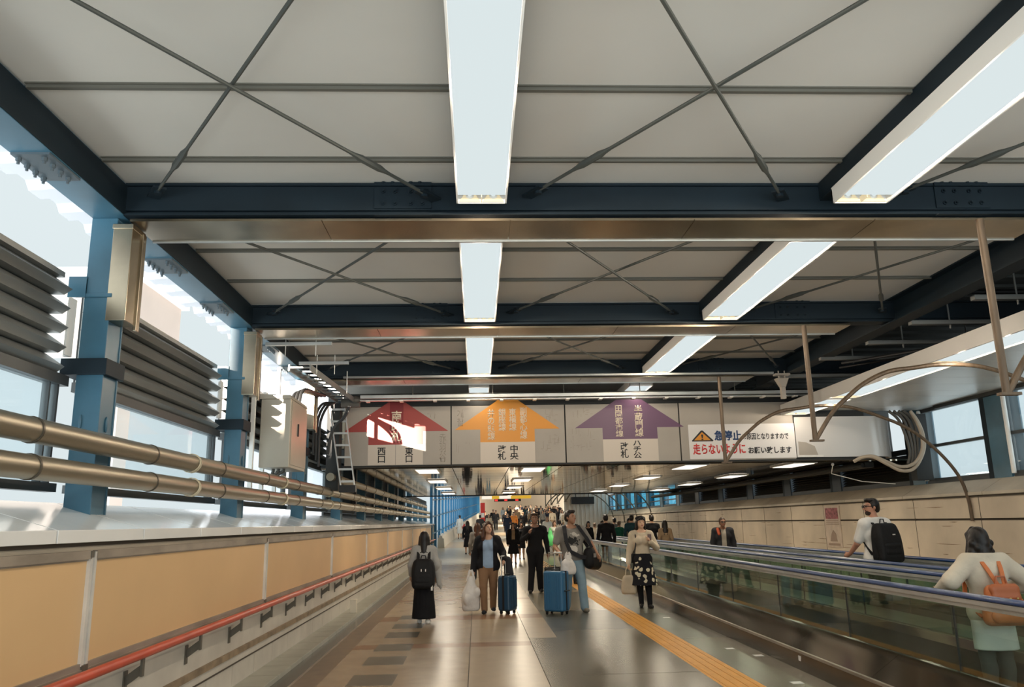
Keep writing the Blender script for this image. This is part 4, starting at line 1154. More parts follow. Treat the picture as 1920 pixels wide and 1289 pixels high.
def raw_mesh(name, V, Q, m, parent):
    me = bpy.data.meshes.new(name)
    me.vertices.add(len(V)); me.vertices.foreach_set('co', np.ascontiguousarray(V, np.float32).ravel())
    me.loops.add(len(Q) * 4); me.loops.foreach_set('vertex_index', np.ascontiguousarray(Q, np.int32).ravel())
    me.polygons.add(len(Q)); me.polygons.foreach_set('loop_start', np.arange(0, len(Q) * 4, 4, dtype=np.int32))
    me.update(calc_edges=True); me.validate()
    me.polygons.foreach_set('use_smooth', [True] * len(me.polygons))
    for q in (m if isinstance(m, (list, tuple)) else [m]): me.materials.append(q)
    o = bpy.data.objects.new(name, me); COL.objects.link(o)
    if parent is not None: o.parent = parent
    return o

V3 = lambda *a: np.array(a, float)
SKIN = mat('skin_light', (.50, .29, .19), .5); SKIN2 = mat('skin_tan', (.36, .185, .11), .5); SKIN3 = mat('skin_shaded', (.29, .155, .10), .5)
LIP = mat('lips', (.34, .10, .08), .4); BROW = mat('brow_hair', (.03, .018, .012), .7); EYE = mat('eye_dark', (.02, .015, .013), .25); EYEW = mat('eye_white', (.42, .36, .32), .4)
def hair_mat(name, col, rough=.42):
    m = mat(name, col, rough, 0, (26, .6, (1, 1, .08)), spec=.35)
    n = m.node_tree.nodes; l = m.node_tree.links
    nz = [q for q in n if q.type == 'TEX_NOISE'][0]; bp = n.new('ShaderNodeBump'); bp.inputs['Strength'].default_value = .55; bp.inputs['Distance'].default_value = .01
    l.new(nz.outputs[0], bp.inputs['Height']); l.new(bp.outputs[0], n['Principled BSDF'].inputs['Normal']); return m
HBLACK = hair_mat('black_hair', (.012, .009, .008)); HBROWN = hair_mat('brown_hair', (.065, .028, .016)); HGREY = hair_mat('grey_hair', (.16, .11, .08), .6)
def cloth(name, col=(.5, .5, .5), r=.85): return mat('cloth_' + name, col, r, 0, (5, .10), bump=(7, .7), spec=.2)

def skeleton(h, sex='f', **j):
    """joint positions in metres, facing -y; keys *l are at -x (viewer's left when facing the viewer)."""
    sw, hw = (.098, .052) if sex == 'f' else (.116, .05)
    J = dict(hip=V3(0, 0, .525), hl=V3(-hw, 0, .51), hr=V3(hw, 0, .51), kl=V3(-hw, -.006, .285), kr=V3(hw, -.006, .285), al=V3(-hw, .006, .047), ar=V3(hw, .006, .047),
             waist=V3(0, 0, .615), chest=V3(0, 0, .725), neck=V3(0, .008, .825), head=V3(0, -.012, .932),
             sl=V3(-sw, .006, .797), sr=V3(sw, .006, .797), el=V3(-sw - .035, .02, .635), er=V3(sw + .035, .02, .635), wl=V3(-sw - .04, -.02, .49), wr=V3(sw + .04, -.02, .49),
             tl=V3(-.012, -.095, -.028), tr=V3(.012, -.095, -.028), turn=0., hdl=V3(0, -.012, -.05), hdr=V3(0, -.012, -.05))
    J.update({k: (np.array(v, float) if not np.isscalar(v) else v) for k, v in j.items()})
    K = {k: (v * h if k != 'turn' else v) for k, v in J.items()}; K['h'] = h; K['sex'] = sex
    return K

def body_sdf(K, girth=1., hands=True, fing=True):
    h = K['h']; s = SDF(); g = girth; fem = K['sex'] == 'f'; X = V3(1, 0, 0) * h
    hip, wa, ch, ne, he = K['hip'], K['waist'], K['chest'], K['neck'], K['head']
    kk = .03 * h / 1.7
    s.cone(hip - X * .042, hip + X * .042, .066 * h * g, None, .82, kk)
    s.cone(hip, wa, .082 * h * g, .068 * h * g if fem else .078 * h * g, .72, kk)
    s.cone(wa, ch, .068 * h * g if fem else .078 * h * g, .078 * h * g, .74, kk)
    s.cone(ch - X * (.038 if fem else .05), ch + X * (.038 if fem else .05), .062 * h * g, None, .85, kk)
    s.cone(K['sl'] * .86 + ch * .14 , K['sr'] * .86 + ch * .14, .034 * h, None, .95, kk)
    s.cone(ch + V3(0, 0, .03 * h), ne, .06 * h, .034 * h, .9, kk)
    for a in 'lr': s.cone(ne + V3(0, 0, .012) * h, K['s' + a], .030 * h, .028 * h, .9, kk)
    if fem:
        for sx in (-1, 1): s.ell(ch + V3(sx * .042, -.052, .005) * h, (.036 * h, .034 * h, .036 * h), .02)
    s.cone(ne - V3(0, 0, .01) * h, he - V3(0, -.008, .03) * h, .033 * h, .03 * h, 1, .012)
    for a in 'lr':
        S, E, W = K['s' + a], K['e' + a], K['w' + a]
        s.cone(S, E, .031 * h * g, .0245 * h, 1, .02); s.cone(E, W, .0245 * h, .016 * h, 1, .012)
        H, N, A = K['h' + a], K['k' + a], K['a' + a]
        s.cone(H, N, .054 * h * g, .033 * h, 1, .03); s.cone(N, A, .033 * h, .021 * h, 1, .02)
        m = N * .7 + A * .3 + V3(0, .012, 0) * h; s.ell(m, (.030 * h, .032 * h, .06 * h), .03)
        s.cone(A, A + V3(0, .012, -.02) * h, .022 * h, .02 * h, 1, .015)
        s.cone(A + V3(0, 0, -.022) * h, A + K['t' + a] + V3(0, .02, 0) * h, .021 * h, .015 * h, 1, .015)
        if hands:
            d = K['hd' + a]; d = d / np.linalg.norm(d); up = V3(0, -1, 0) if abs(d[1]) < .8 else V3(0, 0, 1)
            sd = np.cross(d, V3(1, 0, 0)); sd = sd / (np.linalg.norm(sd) + 1e-9)        # across the palm (front-back)
            nm = np.cross(sd, d)
            s.cone(W, W + d * .045 * h, .015 * h, .020 * h, 1, .01)
            for q in range(4 if fing else 1):
                o = sd * (q - 1.5) * .0105 * h if fing else 0
                L = (.040, .046, .044, .034)[q] * h
                b0 = W + d * .046 * h + o; inw = nm * (-.012 if a == 'l' else .012) * h * -1
                b1 = b0 + d * L * .55; b2 = b1 + d * L * .35 + inw
                s.cone(b0, b1, .0052 * h, .005 * h, 1, .004); s.cone(b1, b2, .005 * h, .0043 * h, 1, .004)
            t0 = W + d * .018 * h - sd * .016 * h * (1 if sd[1] > 0 else -1) * -1
            th = -1 if sd[1] > 0 else 1
            t0 = W + d * .018 * h + sd * th * .014 * h
            s.cone(t0, t0 + d * .028 * h + sd * th * .016 * h, .0062 * h, .005 * h, 1, .005)
    return s

def rot_about(p, c, ang):
    q = p - c; ca, sa = math.cos(ang), math.sin(ang)
    return c + V3(q[0] * ca - q[1] * sa, q[0] * sa + q[1] * ca, q[2])

def add_head(s, K, tilt=0.):
    h = K['h']; c = K['head']; T = K['turn']
    R = lambda x, y, z: rot_about(c + V3(x, y * math.cos(tilt) - z * math.sin(tilt) * -1 * 0 + 0, z) * 1 if 0 else c + V3(x * h, (y * math.cos(tilt) + z * math.sin(tilt)) * h, (z * math.cos(tilt) - y * math.sin(tilt)) * h), c, T)
    s.ell(R(0, .006, .012), (.046 * h, .054 * h, .054 * h), .02)
    s.ell(R(0, -.014, -.020), (.038 * h, .038 * h, .043 * h), .02)
    s.cone(R(0, -.040, -.050), R(0, -.036, -.054), .014 * h, None, 1, .015)
    s.cone(R(0, -.050, .004), R(0, -.063, -.016), .0055 * h, .0085 * h, 1, .008)
    s.cone(R(-.024, -.043, .014), R(.024, -.043, .014), .008 * h, None, 1, .012)
    s.cone(R(-.010, -.048, -.034), R(.010, -.048, -.034), .0055 * h, None, 1, .006)
    for x in (-1, 1):
        s.ell(R(x * .045, .008, -.005), (.008 * h, .013 * h, .018 * h), .006)
    return R

def face_paint(o, K, R, skin, beard=False, res=.01, mask=False):
    """give the eyes, brows and mouth their own colours on the one body mesh."""
    me = o.data
    for m_ in (EYEW, EYE, BROW, LIP): me.materials.append(m_)
    h = K['h']; n = len(me.polygons); c = np.empty(n * 3, np.float32); me.polygons.foreach_get('center', c); c = c.reshape(-1, 3)
    mi = np.zeros(n, np.int32)
    def near(p, rx, rz):
        # distance in the turned head frame
        q = c - p; ca, sa = math.cos(-K['turn']), math.sin(-K['turn'])
        x = q[:, 0] * ca - q[:, 1] * sa; y = q[:, 0] * sa + q[:, 1] * ca
        return ((x / rx) ** 2 + (q[:, 2] / rz) ** 2 < 1) & (np.abs(y) < .03 * h)
    e = min(1.45, max(1., res / .008))
    if beard: mi[near(R(0, -.045, -.046), .034 * h, .022 * h)] = 3
    for x in (-1, 1):
        mi[near(R(x * .018, -.05, .003), .0082 * h * e, .0032 * h * e)] = 1
        mi[near(R(x * .018, -.05, .003), .0040 * h * e, .0034 * h * e)] = 2
        mi[near(R(x * .019, -.05, .0165), .0115 * h * e, .0022 * h * e)] = 3
    mi[near(R(0, -.05, -.034), .013 * h, .0045 * h * e)] = 4
    me.polygons.foreach_set('material_index', mi)

def hair_cap(K, R, style, m, parent, res):
    h = K['h']; c = K['head']; s = SDF(); T = K['turn']
    A = lambda *v: tuple(x * h for x in v)
    s.ell(R(0, .015, .020), A(.0505, .058, .0565), .012)
    s.ell(R(0, .028, -.010), A(.044, .042, .044), .02)
    for x in (-1, 1): s.cone(R(x * .044, -.008, .022), R(x * .0455, -.004, -.006), .008 * h, .005 * h, 1, .01)
    if style == 'short':
        for k in range(7):
            a = math.pi * k / 6; s.ell(R(.030 * math.cos(a), -.006 - .026 * math.sin(a), .060 - .004 * (k % 2)), A(.018, .020, .014), .012)
    if style in ('long', 'bob', 'wavy', 'verylong'):
        z0 = {'long': -.15, 'verylong': -.19, 'bob': -.068, 'wavy': -.13}[style]; w = {'long': 1.1, 'verylong': 1.3, 'bob': 1.0, 'wavy': 1.4}[style]
        for x in (-1, 1):
            s.cone(R(x * .036, .014, 0), R(x * .042 * w, .022, z0), .026 * h, .020 * h * w, 1, .02)
            s.cone(R(x * .048, -.006, .012), R(x * .050 * w, -.004, z0 * .8), .010 * h, .011 * h * w, 1, .015)
            s.cone(R(x * .006, -.030, .062), R(x * .040, -.032, .030), .014 * h, .010 * h, 1, .015)      # swept from the parting
            s.cone(R(x * .040, -.032, .030), R(x * .048, -.016, -.01), .010 * h, .009 * h, 1, .012)
        if style == 'bob':
            for x in (-.018, 0, .018): s.cone(R(x * .6, -.030, .066), R(x * 1.2, -.049, .030), .012 * h, .006 * h, 1, .010)
        s.cone(R(0, .035, .0), R(0, .052, z0 - .02), .044 * h, .042 * h, .8, .02)
        if style == 'wavy':
            for k in range(14):
                a = math.pi * (.02 + .96 * k / 13); zz = -.12 + .10 * ((k * 7) % 5) / 4
                s.ell(R(.062 * math.cos(a), .012 + .045 * math.sin(a), zz), A(.020, .020, .022), .012)
        if style in ('long', 'verylong'):
            for x in (-.6, 0, .6): s.cone(R(x * .06, .05, z0 + .02), R(x * .05, .07, z0 - .07), .028 * h, .014 * h, 1, .02)
    fd = V3(math.sin(T), -math.cos(T), 0); long_ = style in ('long', 'bob', 'wavy', 'verylong')
    def face(P):
        q = P - c; u = q @ fd; z = q[..., 2]; side = np.abs(q[..., 0] * math.cos(T) + q[..., 1] * math.sin(T))
        rem = np.minimum(np.minimum(u - .012 * h, (.022 * h) - z), .041 * h - side)       # keep the face itself free
        return np.maximum(rem, (-.045 * h - z) if not long_ else np.full_like(z, -1))
    s.cut(face)
    return s.mesh('hair', m, parent, res * .85)

def ramp_z(y): return max(0., (y - 42) * .034)

def person(loc, yaw, K, label, res=.009, skin=SKIN, hair=('short', HBLACK), girth=1., top=None, sleeve=1., hem=.50, top_fit=.012, jacket=None, jopen=.06, jhem=.5, jsleeve=1.,
           trousers=None, flare=0., leg_end=.05, skirt=None, skirt_hem=.3, skirt_r=.11, shoes=M_BLACK, group=None, beard=False, tilt=0., glasses=False, neck_cut=.822, slim=False):
    h = K['h']
    r = empty('person', loc, label, 'person', group, yaw)
    b = body_sdf(K, girth, True, res < .011); R = add_head(b, K, tilt)
    o = b.mesh('body', skin, r, res); (face_paint(o, K, R, skin, beard, res) if res < .02 else None)
    if hair: hair_cap(K, R, hair[0], hair[1], r, res)
    fem = K['sex'] == 'f'; X = V3(1, 0, 0) * h
    hip, wa, ch, ne = K['hip'], K['waist'], K['chest'], K['neck']
    def torso(d, sl, hemz, ease=1.):
        s = SDF(); g = girth; kk = .04
        s.cone(hip - X * .045, hip + X * .045, .068 * h * g + d, None, .84, kk)
        s.cone(hip, wa, .084 * h * g + d, (.072 if fem else .080) * h * g + d * ease, .76, kk)
        s.cone(wa, ch, (.072 if fem else .080) * h * g + d * ease, .080 * h * g + d, .78, kk)
        s.cone(ch - X * (.04 if fem else .052), ch + X * (.04 if fem else .052), .064 * h * g + d, None, .88, kk)
        s.cone(K['sl'] * .88 + ch * .12, K['sr'] * .88 + ch * .12, .036 * h + d, None, .95, kk)
        s.cone(ch + V3(0, 0, .03 * h), ne, .062 * h + d, .038 * h + d * .6, .9, kk)
        for a in 'lr': s.cone(ne + V3(0, 0, .012) * h, K['s' + a], .032 * h + d * .7, .031 * h + d, .9, kk)
        if fem:
            for sx in (-1, 1): s.ell(ch + V3(sx * .042, -.054, .005) * h, (.038 * h + d, .034 * h + d, .038 * h + d), .03)
        for a in 'lr':
            S, E, W = K['s' + a], K['e' + a], K['w' + a]
            if sl > 0:
                q = min(1., sl / .5); s.cone(S, S + (E - S) * q, .033 * h * g + d, .028 * h + d, 1, .025)
            if sl > .5:
                q = (sl - .5) / .5; s.cone(E, E + (W - E) * q, .028 * h + d, .0215 * h + d * .8, 1, .02)
        arm_x = max(abs(K['sl'][0]), abs(K['sr'][0]))
        hz = hemz * h
        def cutlow(P):
            z = P[..., 2]; xx = np.abs(P[..., 0] - hip[0])
            return np.where(xx < .125 * h, hz - z, -1.)
        s.cut(cutlow)
        def neckhole(P):
            dx, dy = P[..., 0] - ne[0], P[..., 1] - ne[1]
            zc = neck_cut * h + .5 * np.clip(dy + .03 * h, -.03 * h, .06 * h)
            return np.maximum(np.minimum(P[..., 2] - zc, .060 * h - np.sqrt(dx * dx + dy * dy)), P[..., 2] - ne[2] - .028 * h)
        s.cut(neckhole)
        return s
    if trousers is not None:
        s = SDF(); d = .008 if not slim else .003
        s.cone(hip - X * .045, hip + X * .045, .068 * h * girth + d, None, .84, .03)
        s.cone(hip, wa, .084 * h * girth + d, .076 * h * girth + d, .76, .03)
        for a in 'lr':
            H, N, A = K['h' + a], K['k' + a], K['a' + a]
            A2 = N + (A - N) * (1 - leg_end) / .95
            s.cone(H, N, .056 * h * girth + d, (.036 + flare * .5) * h + d, 1, .025); s.cone(N, A2, (.036 + flare * .5) * h + d, (.027 + flare) * h + d, 1, .02)
            m_ = N * .7 + A * .3 + V3(0, .012, 0) * h; s.ell(m_, (.032 * h + d, .034 * h + d, .06 * h), .03)
        zt = wa[2] + .0 * h
        s.cut(lambda P: P[..., 2] - zt); s.mesh('trousers', trousers, r, res)
    if skirt is not None:
        s = SDF(); z0 = skirt_hem * h
        mid = (K['kl'] + K['kr']) / 2
        bot = V3((K['kl'][0] + K['kr'][0]) / 2, mid[1], z0)
        s.cone(wa, hip, .070 * h + .012, .088 * h + .012, .8, .03); s.cone(hip, bot, .09 * h + .012, skirt_r * h, .8, .03)
        s.cut(lambda P: z0 - P[..., 2]); s.cut(lambda P: P[..., 2] - wa[2] - .005 * h)
        amp = .006 * h
        s.cut(lambda P: np.where(P[..., 2] < hip[2], (np.hypot(P[..., 0] - bot[0], (P[..., 1] - bot[1]) / .8) - (.09 * h + .012 + (skirt_r - .09) * h * np.clip((hip[2] - P[..., 2]) / (hip[2] - z0), 0, 1) + amp * np.cos(9 * np.arctan2(P[..., 1] - bot[1], P[..., 0] - bot[0])))) , -1.))
        s.mesh('skirt', skirt, r, res)
    if top is not None: torso(top_fit, sleeve, hem).mesh('shirt', top, r, res)
    if jacket is not None:
        s = torso(top_fit + .014, jsleeve, jhem)
        gp = jopen * h
        s.cut(lambda P: np.minimum(gp - np.abs(P[..., 0] - ne[0]) * (1 + .0) - .25 * (P[..., 2] - ne[2]) * -.0, -(P[..., 1] - ch[1] + .02 * h)) if gp > 0 else np.full(P.shape[:3], -1.))
        s.mesh('jacket', jacket, r, res)
    for a in 'lr':
        s = SDF(); A = K['a' + a]
        s.cone(A + V3(0, .008, -.018) * h, A + V3(0, .014, -.024) * h, .027 * h, .025 * h, 1, .015)
        s.cone(A + V3(0, .01, -.027) * h, A + K['t' + a] + V3(0, .018, .003) * h, .024 * h, .020 * h, 1, .015)
        zb = (A[2] - .046 * h)
        s.cut(lambda P, zb=zb: zb - P[..., 2]); s.mesh('shoe', shoes, r, res * .9)
    if glasses:
        m_ = MB(); pts = []
        for x in (-1, 1):
            c = R(x * .019, -.062, .004); ring = [R(x * .019 + .014 * math.cos(t), -.060, .004 + .011 * math.sin(t)) for t in np.linspace(0, 2 * math.pi, 11)]
            m_.tube(ring, .0028 * h, 5); m_.tube([R(x * .033, -.058, .006), R(x * .046, -.02, .008), R(x * .048, .012, .004)], .0026 * h, 5)
        m_.tube([R(-.005, -.062, .006), R(.005, -.062, .006)], .0026 * h, 5)
        m_.build('glasses', M_BLACK, r, local=True)
    K['R'] = R
    return r
def to_world(r, p):
    p = np.array(p); a = r.rotation_euler.z
    return Vector((r.location.x + p[0] * math.cos(a) - p[1] * math.sin(a), r.location.y + p[0] * math.sin(a) + p[1] * math.cos(a), r.location.z + p[2]))
# ============================================================ NEAR WALKERS
def zone_mat(name, base, items):
    """cloth with printed patches: items = [(col, (x0,x1), (z0,z1), noise scale, threshold)] in object space, front only."""
    m = cloth(name, base); n = m.node_tree.nodes; l = m.node_tree.links; b = n['Principled BSDF']
    src = b.inputs['Base Color'].links[0].from_socket
    tc = n.new('ShaderNodeTexCoord'); sp = n.new('ShaderNodeSeparateXYZ'); l.new(tc.outputs['Object'], sp.inputs[0])
    def M(op, a, bb):
        q = n.new('ShaderNodeMath'); q.operation = op
        for i, v in enumerate((a, bb)):
            if isinstance(v, (int, float)): q.inputs[i].default_value = v
            else: l.new(v, q.inputs[i])
        return q.outputs[0]
    for col, xr, zr, sc, th in items:
        f = M('LESS_THAN', sp.outputs[1], -.02); d = None
        for v, (a, c) in ((sp.outputs[0], xr), (sp.outputs[2], zr)):
            e = M('DIVIDE', M('SUBTRACT', v, (a + c) / 2), (c - a) / 2); e = M('MULTIPLY', e, e); d = e if d is None else M('ADD', d, e)
        t = n.new('ShaderNodeTexNoise'); t.inputs['Scale'].default_value = sc; l.new(tc.outputs['Object'], t.inputs['Vector'])
        f = M('MULTIPLY', f, M('LESS_THAN', M('ADD', d, M('MULTIPLY', M('SUBTRACT', t.outputs[0], .5), -5.0)), 1.0 - th * .6))
        mx = n.new('ShaderNodeMix'); mx.data_type = 'RGBA'; l.new(f, mx.inputs[0]); l.new(src, mx.inputs[6]); mx.inputs[7].default_value = (*col, 1); src = mx.outputs[2]
    l.new(src, b.inputs['Base Color']); return m
def floral(name):
    m = cloth(name, (.012, .012, .016)); n = m.node_tree.nodes; l = m.node_tree.links; b = n['Principled BSDF']
    tc = n.new('ShaderNodeTexCoord'); v = n.new('ShaderNodeTexVoronoi'); v.inputs['Scale'].default_value = 9.0; v.inputs['Randomness'].default_value = .8
    nz = n.new('ShaderNodeTexNoise'); nz.inputs['Scale'].default_value = 22
    ad = n.new('ShaderNodeMath'); ad.operation = 'MULTIPLY_ADD'; ad.inputs[1].default_value = .55; 
    l.new(tc.outputs['Object'], v.inputs['Vector']); l.new(tc.outputs['Object'], nz.inputs['Vector'])
    l.new(nz.outputs[0], ad.inputs[0]); l.new(v.outputs['Distance'], ad.inputs[2])
    lt = n.new('ShaderNodeMath'); lt.operation = 'LESS_THAN'; lt.inputs[1].default_value = .60; l.new(ad.outputs[0], lt.inputs[0])
    mx = n.new('ShaderNodeMix'); mx.data_type = 'RGBA'; l.new(lt.outputs[0], mx.inputs[0]); mx.inputs[6].default_value = (.012, .012, .016, 1); mx.inputs[7].default_value = (.62, .56, .42, 1)
    l.new(mx.outputs[2], b.inputs['Base Color']); return m

C_BLK = cloth('black', (.010, .010, .012)); C_CHAR = cloth('charcoal', (.030, .030, .034)); C_WHT = cloth('white', (.74, .72, .68)); C_CREAM = cloth('cream', (.52, .44, .33))
C_BLUE = cloth('pale_blue', (.28, .38, .52)); C_BRN = cloth('brown', (.235, .135, .075)); C_JEAN = cloth('faded_denim', (.21, .30, .36)); C_GRY = cloth('grey', (.20, .19, .175))
C_BEIGE = cloth('oatmeal', (.60, .54, .44)); C_TAN = cloth('tan', (.30, .21, .13)); C_TEAL = cloth('dark_teal', (.015, .045, .058)); C_GRN = cloth('green', (.02, .14, .10)); C_ORG = cloth('orange', (.72, .26, .06)); C_NAVY = cloth('navy', (.018, .024, .045)); C_LB = cloth('light_blue', (.42, .47, .52)); C_SAGE = cloth('sage_white', (.52, .53, .47))
C_BAGB = cloth('bag_black', (.011, .011, .012), .6); C_LEATH = mat('orange_leather', (.56, .165, .05), .45, 0, (6, .2), bump=(14, .3)); C_LEATHD = mat('orange_leather_dark', (.40, .11, .035), .45)

def strap(m, pts, w=.03, t=.006, mi=0):
    for a, b in zip(pts[:-1], pts[1:]): m.bar(a, b, w, t, (0, 1, .3), mi)

def backpack(r, label, mat_, ymin, zc, w, hgt, d, K, flap=True, cat='backpack', tagm=None, dark=None):
    """worn on the back: local +y is behind the wearer."""
    b = empty('backpack', r.location, label, cat, None, r.rotation_euler.z)
    s = SDF(); x = w / 2 - .05; y0 = ymin + .055
    for i in range(8):
        t = i / 7; z = zc - hgt / 2 + .06 + t * (hgt - .13); e = 1 - .22 * max(0, (t - .6) / .4) ** 2; dd = (d - .09) * (1 - .45 * t * t)
        for yy in (y0, y0 + dd): s.cone((-x * e, yy, z), (x * e, yy, z), .058, None, 1, .05)
    s.mesh('pack_body', mat_, b, .010)
    s = SDF(); s.cone((-x * .75, y0 + d - .05, zc - hgt * .22), (x * .75, y0 + d - .05, zc - hgt * .22), .055, None, .6, .03); s.cone((-x * .75, y0 + d - .05, zc - hgt * .08), (x * .75, y0 + d - .05, zc - hgt * .08), .05, None, .6, .03)
    s.mesh('front_pocket', dark or mat_, b, .010)
    h = K['h']
    for sx, S in ((-1, K['sl']), (1, K['sr'])):
        m = MB(); xx = S[0] * .62
        strap(m, [(xx, y0 - .01, zc + hgt / 2 - .04), (xx, S[1] + .03, S[2] + .052), (xx, S[1] - .04, S[2] + .045), (xx * 1.05, S[1] - .125, S[2] - .06), (xx * 1.25, S[1] - .12, S[2] - .2), (xx * 1.55, y0 - .05, zc - hgt / 2 + .12)], .05, .012)
        m.build('shoulder_strap', mat_, b, local=True, smooth=0)
    m = MB(); m.tube([(-.05, y0 + .0, zc + hgt / 2 - .03), (-.03, y0, zc + hgt / 2 + .05), (.03, y0, zc + hgt / 2 + .05), (.05, y0, zc + hgt / 2 - .03)], .009, 6); m.build('grab_handle', mat_, b, local=True)
    return b

def suitcase(loc, rz, w, d, hgt, m_, label, ext, dark, grp=None):
    r = empty('suitcase', loc, label, 'suitcase', grp, rz)
    m = MB(); zb = .055
    n = 5; pts = []
    # ribbed rounded outline
    rad = .05
    for cx, cy, a0 in ((w / 2 - rad, d / 2 - rad, 0), (-w / 2 + rad, d / 2 - rad, 90), (-w / 2 + rad, -d / 2 + rad, 180), (w / 2 - rad, -d / 2 + rad, 270)):
        for k in range(5):
            a = math.radians(a0 + 22.5 * k); pts.append((cx + rad * math.cos(a), cy + rad * math.sin(a)))
    m.prism(pts, 'z', zb, hgt)
    sh = m.build('shell', m_, r, local=True, smooth=40, bevel=.03)
    m = MB()
    for q in range(-3, 4):
        if q == 0: continue
        x = q * w / 8.2
        m.box(x - .012, x + .012, -d / 2 - .007, -d / 2 + .01, zb + .06, hgt - .06); m.box(x - .012, x + .012, d / 2 - .01, d / 2 + .007, zb + .06, hgt - .06)
    m.build('ribs', m_, r, local=True, smooth=0, bevel=.004)
    m = MB(); m.box(-w / 2 - .004, w / 2 + .004, -.02, .02, zb + .02, hgt + .004); m.build('zip_band', dark, r, local=True, smooth=0)
    m = MB()
    for x in (-.07, .07): m.tube([(x, d * .3, hgt - .05), (x, d * .3, ext)], .009, 8)
    m.tube([(-.085, d * .3, ext), (.085, d * .3, ext)], .014, 8); m.build('pull_handle', M_GALVL if dark is M_BLACK else dark, r, local=True)
    m = MB(); m.tube([(w / 2, -.08, hgt * .55), (w / 2 + .03, -.07, hgt * .55), (w / 2 + .03, .07, hgt * .55), (w / 2, .08, hgt * .55)], .010, 6)
    m.tube([(-.08, 0, hgt), (-.07, 0, hgt + .025), (.07, 0, hgt + .025), (.08, 0, hgt)], .010, 6); m.build('grip', M_BLACK, r, local=True)
    for x in (-w / 2 + .05, w / 2 - .05):
        for y in (-d / 2 + .05, d / 2 - .05):
            m = MB(); m.tube([(x - .012, y, .027), (x + .012, y, .027)], .027, 10); m.box(x - .02, x + .02, y - .02, y + .02, .04, zb + .01); m.build('wheel', M_BLACK, r, local=True)
    return r

def plastic_bag(loc, rz, w, d, hgt, label, ztop, m_=None):
    r = empty('plastic_bag', loc, label, 'bag', None, rz); rg = random.Random(int(loc[0] * 100))
    s = SDF(); 
    s.ell((0, 0, hgt * .33), (w / 2, d / 2, hgt * .36), .05); s.cone((-w * .28, 0, .06), (w * .28, 0, .06), .06, None, 1.0, .08); s.cone((0, 0, hgt * .5), (0, 0, hgt * .85), w * .36, w * .2, .6, .08)
    for k in range(7): s.ell((rg.uniform(-.35, .35) * w, rg.uniform(-.4, .4) * d, rg.uniform(.15, .6) * hgt), (w * .2, d * .2, hgt * .14), .03)
    s.cut(lambda P: .004 - P[..., 2])
    mm = m_ or mat('white_plastic_bag', (.66, .63, .60), .35, 0, (6, .1), bump=(14, .5))
    s.mesh('bag_body', mm, r, .012)
    m = MB()
    for x in (-1, 1): strap(m, [(x * w * .2, 0, hgt * .82), (x * .03, 0, (hgt + ztop) / 2), (x * .012, 0, ztop)], .04, .008)
    m.build('loop_handle', mm, r, local=True, smooth=0)
    return r

# --- girl seen from behind, black backpack, long black skirt
K = skeleton(1.475, 'f', el=(-.145, .02, .63), wl=(-.135, -.05, .50), er=(.145, .01, .63), wr=(.15, -.06, .52), al=(-.045, .03, .047), ar=(.05, -.05, .047))
pr = person((-.89, 13.86, 0), math.pi, K, 'woman seen from behind with long black hair, black backpack and long black skirt', top=cloth('pale_grey', (.36, .35, .33)), sleeve=.95, hem=.50, top_fit=.016, skirt=C_BLK, skirt_hem=.055, skirt_r=.135, hair=('verylong', HBLACK), shoes=C_WHT)
bp = backpack(pr, 'big black backpack with small white tags on the woman in the long skirt', C_BAGB, .10, .80, .34, .48, .16, K)
m = MB(); m.box(-.16, -.13, .268, .276, .54, .62); m.box(.02, .035, .275, .285, .84, .88); m.box(-.05, -.035, .275, .285, .84, .88); m.build('white_tag', C_WHT, bp, local=True, smooth=0)
s = SDF(); s.cone((-.245, .0, .98), (-.25, .02, .62), .05, .035, .7, .05); s.cone((-.23, .0, .8), (-.28, .0, .55), .04, .02, .7, .05)
cg = empty('cardigan', pr.location, 'pale cardigan hanging over the forearm of the woman in the long skirt', 'cardigan', None, math.pi); s.mesh('cardigan_cloth', cloth('pale_grey'), cg, .010)
# --- woman with blue blouse pulling a suitcase
K = skeleton(1.615, 'f', turn=.45, al=(-.045, -.10, .05), kl=(-.055, -.085, .29), ar=(.05, .10, .06), kr=(.055, .02, .285), er=(.165, .03, .655), wr=(.175, -.07, .585), hdr=(0, -.03, -.04), el=(-.15, .03, .63), wl=(-.17, -.02, .475))
pr = person((.20, 15.2, 0), -.03, K, 'woman in pale blue blouse, open black cardigan and brown trousers walking forward', girth=1.14, top=C_BLUE, sleeve=.3, hem=.49, trousers=C_BRN, flare=.004, jacket=C_BLK, jopen=.058, jhem=.44, hair=('wavy', HBROWN), shoes=C_CHAR, neck_cut=.80, tilt=.1)
suitcase((.54, 15.02, 0), 1.0, .30, .25, .66, mat('dark_blue_shell', (.012, .05, .10), .3), 'dark blue suitcase beside the woman in the blue blouse', 1.0, M_BLACK, 'hard shell suitcases')
plastic_bag((-.12, 15.10, .05), .2, .34, .22, .64, 'large crumpled white plastic bag in the blouse woman\'s hand', .72)
s = SDF(); s.cone((.36, .05, .92), (.38, .05, .68), .07, .09, .8, .06); hb = empty('shoulder_bag', pr.location, 'dark shoulder bag hanging behind the blue blouse woman\'s arm', 'bag'); s.mesh('bag_body', C_CHAR, hb, .012)
m = MB(); strap(m, [(.36, .05, .95), (.24, .04, 1.2), (.165, .03, 1.37)], .02, .008); m.build('bag_strap', C_CHAR, hb, local=True, smooth=0)
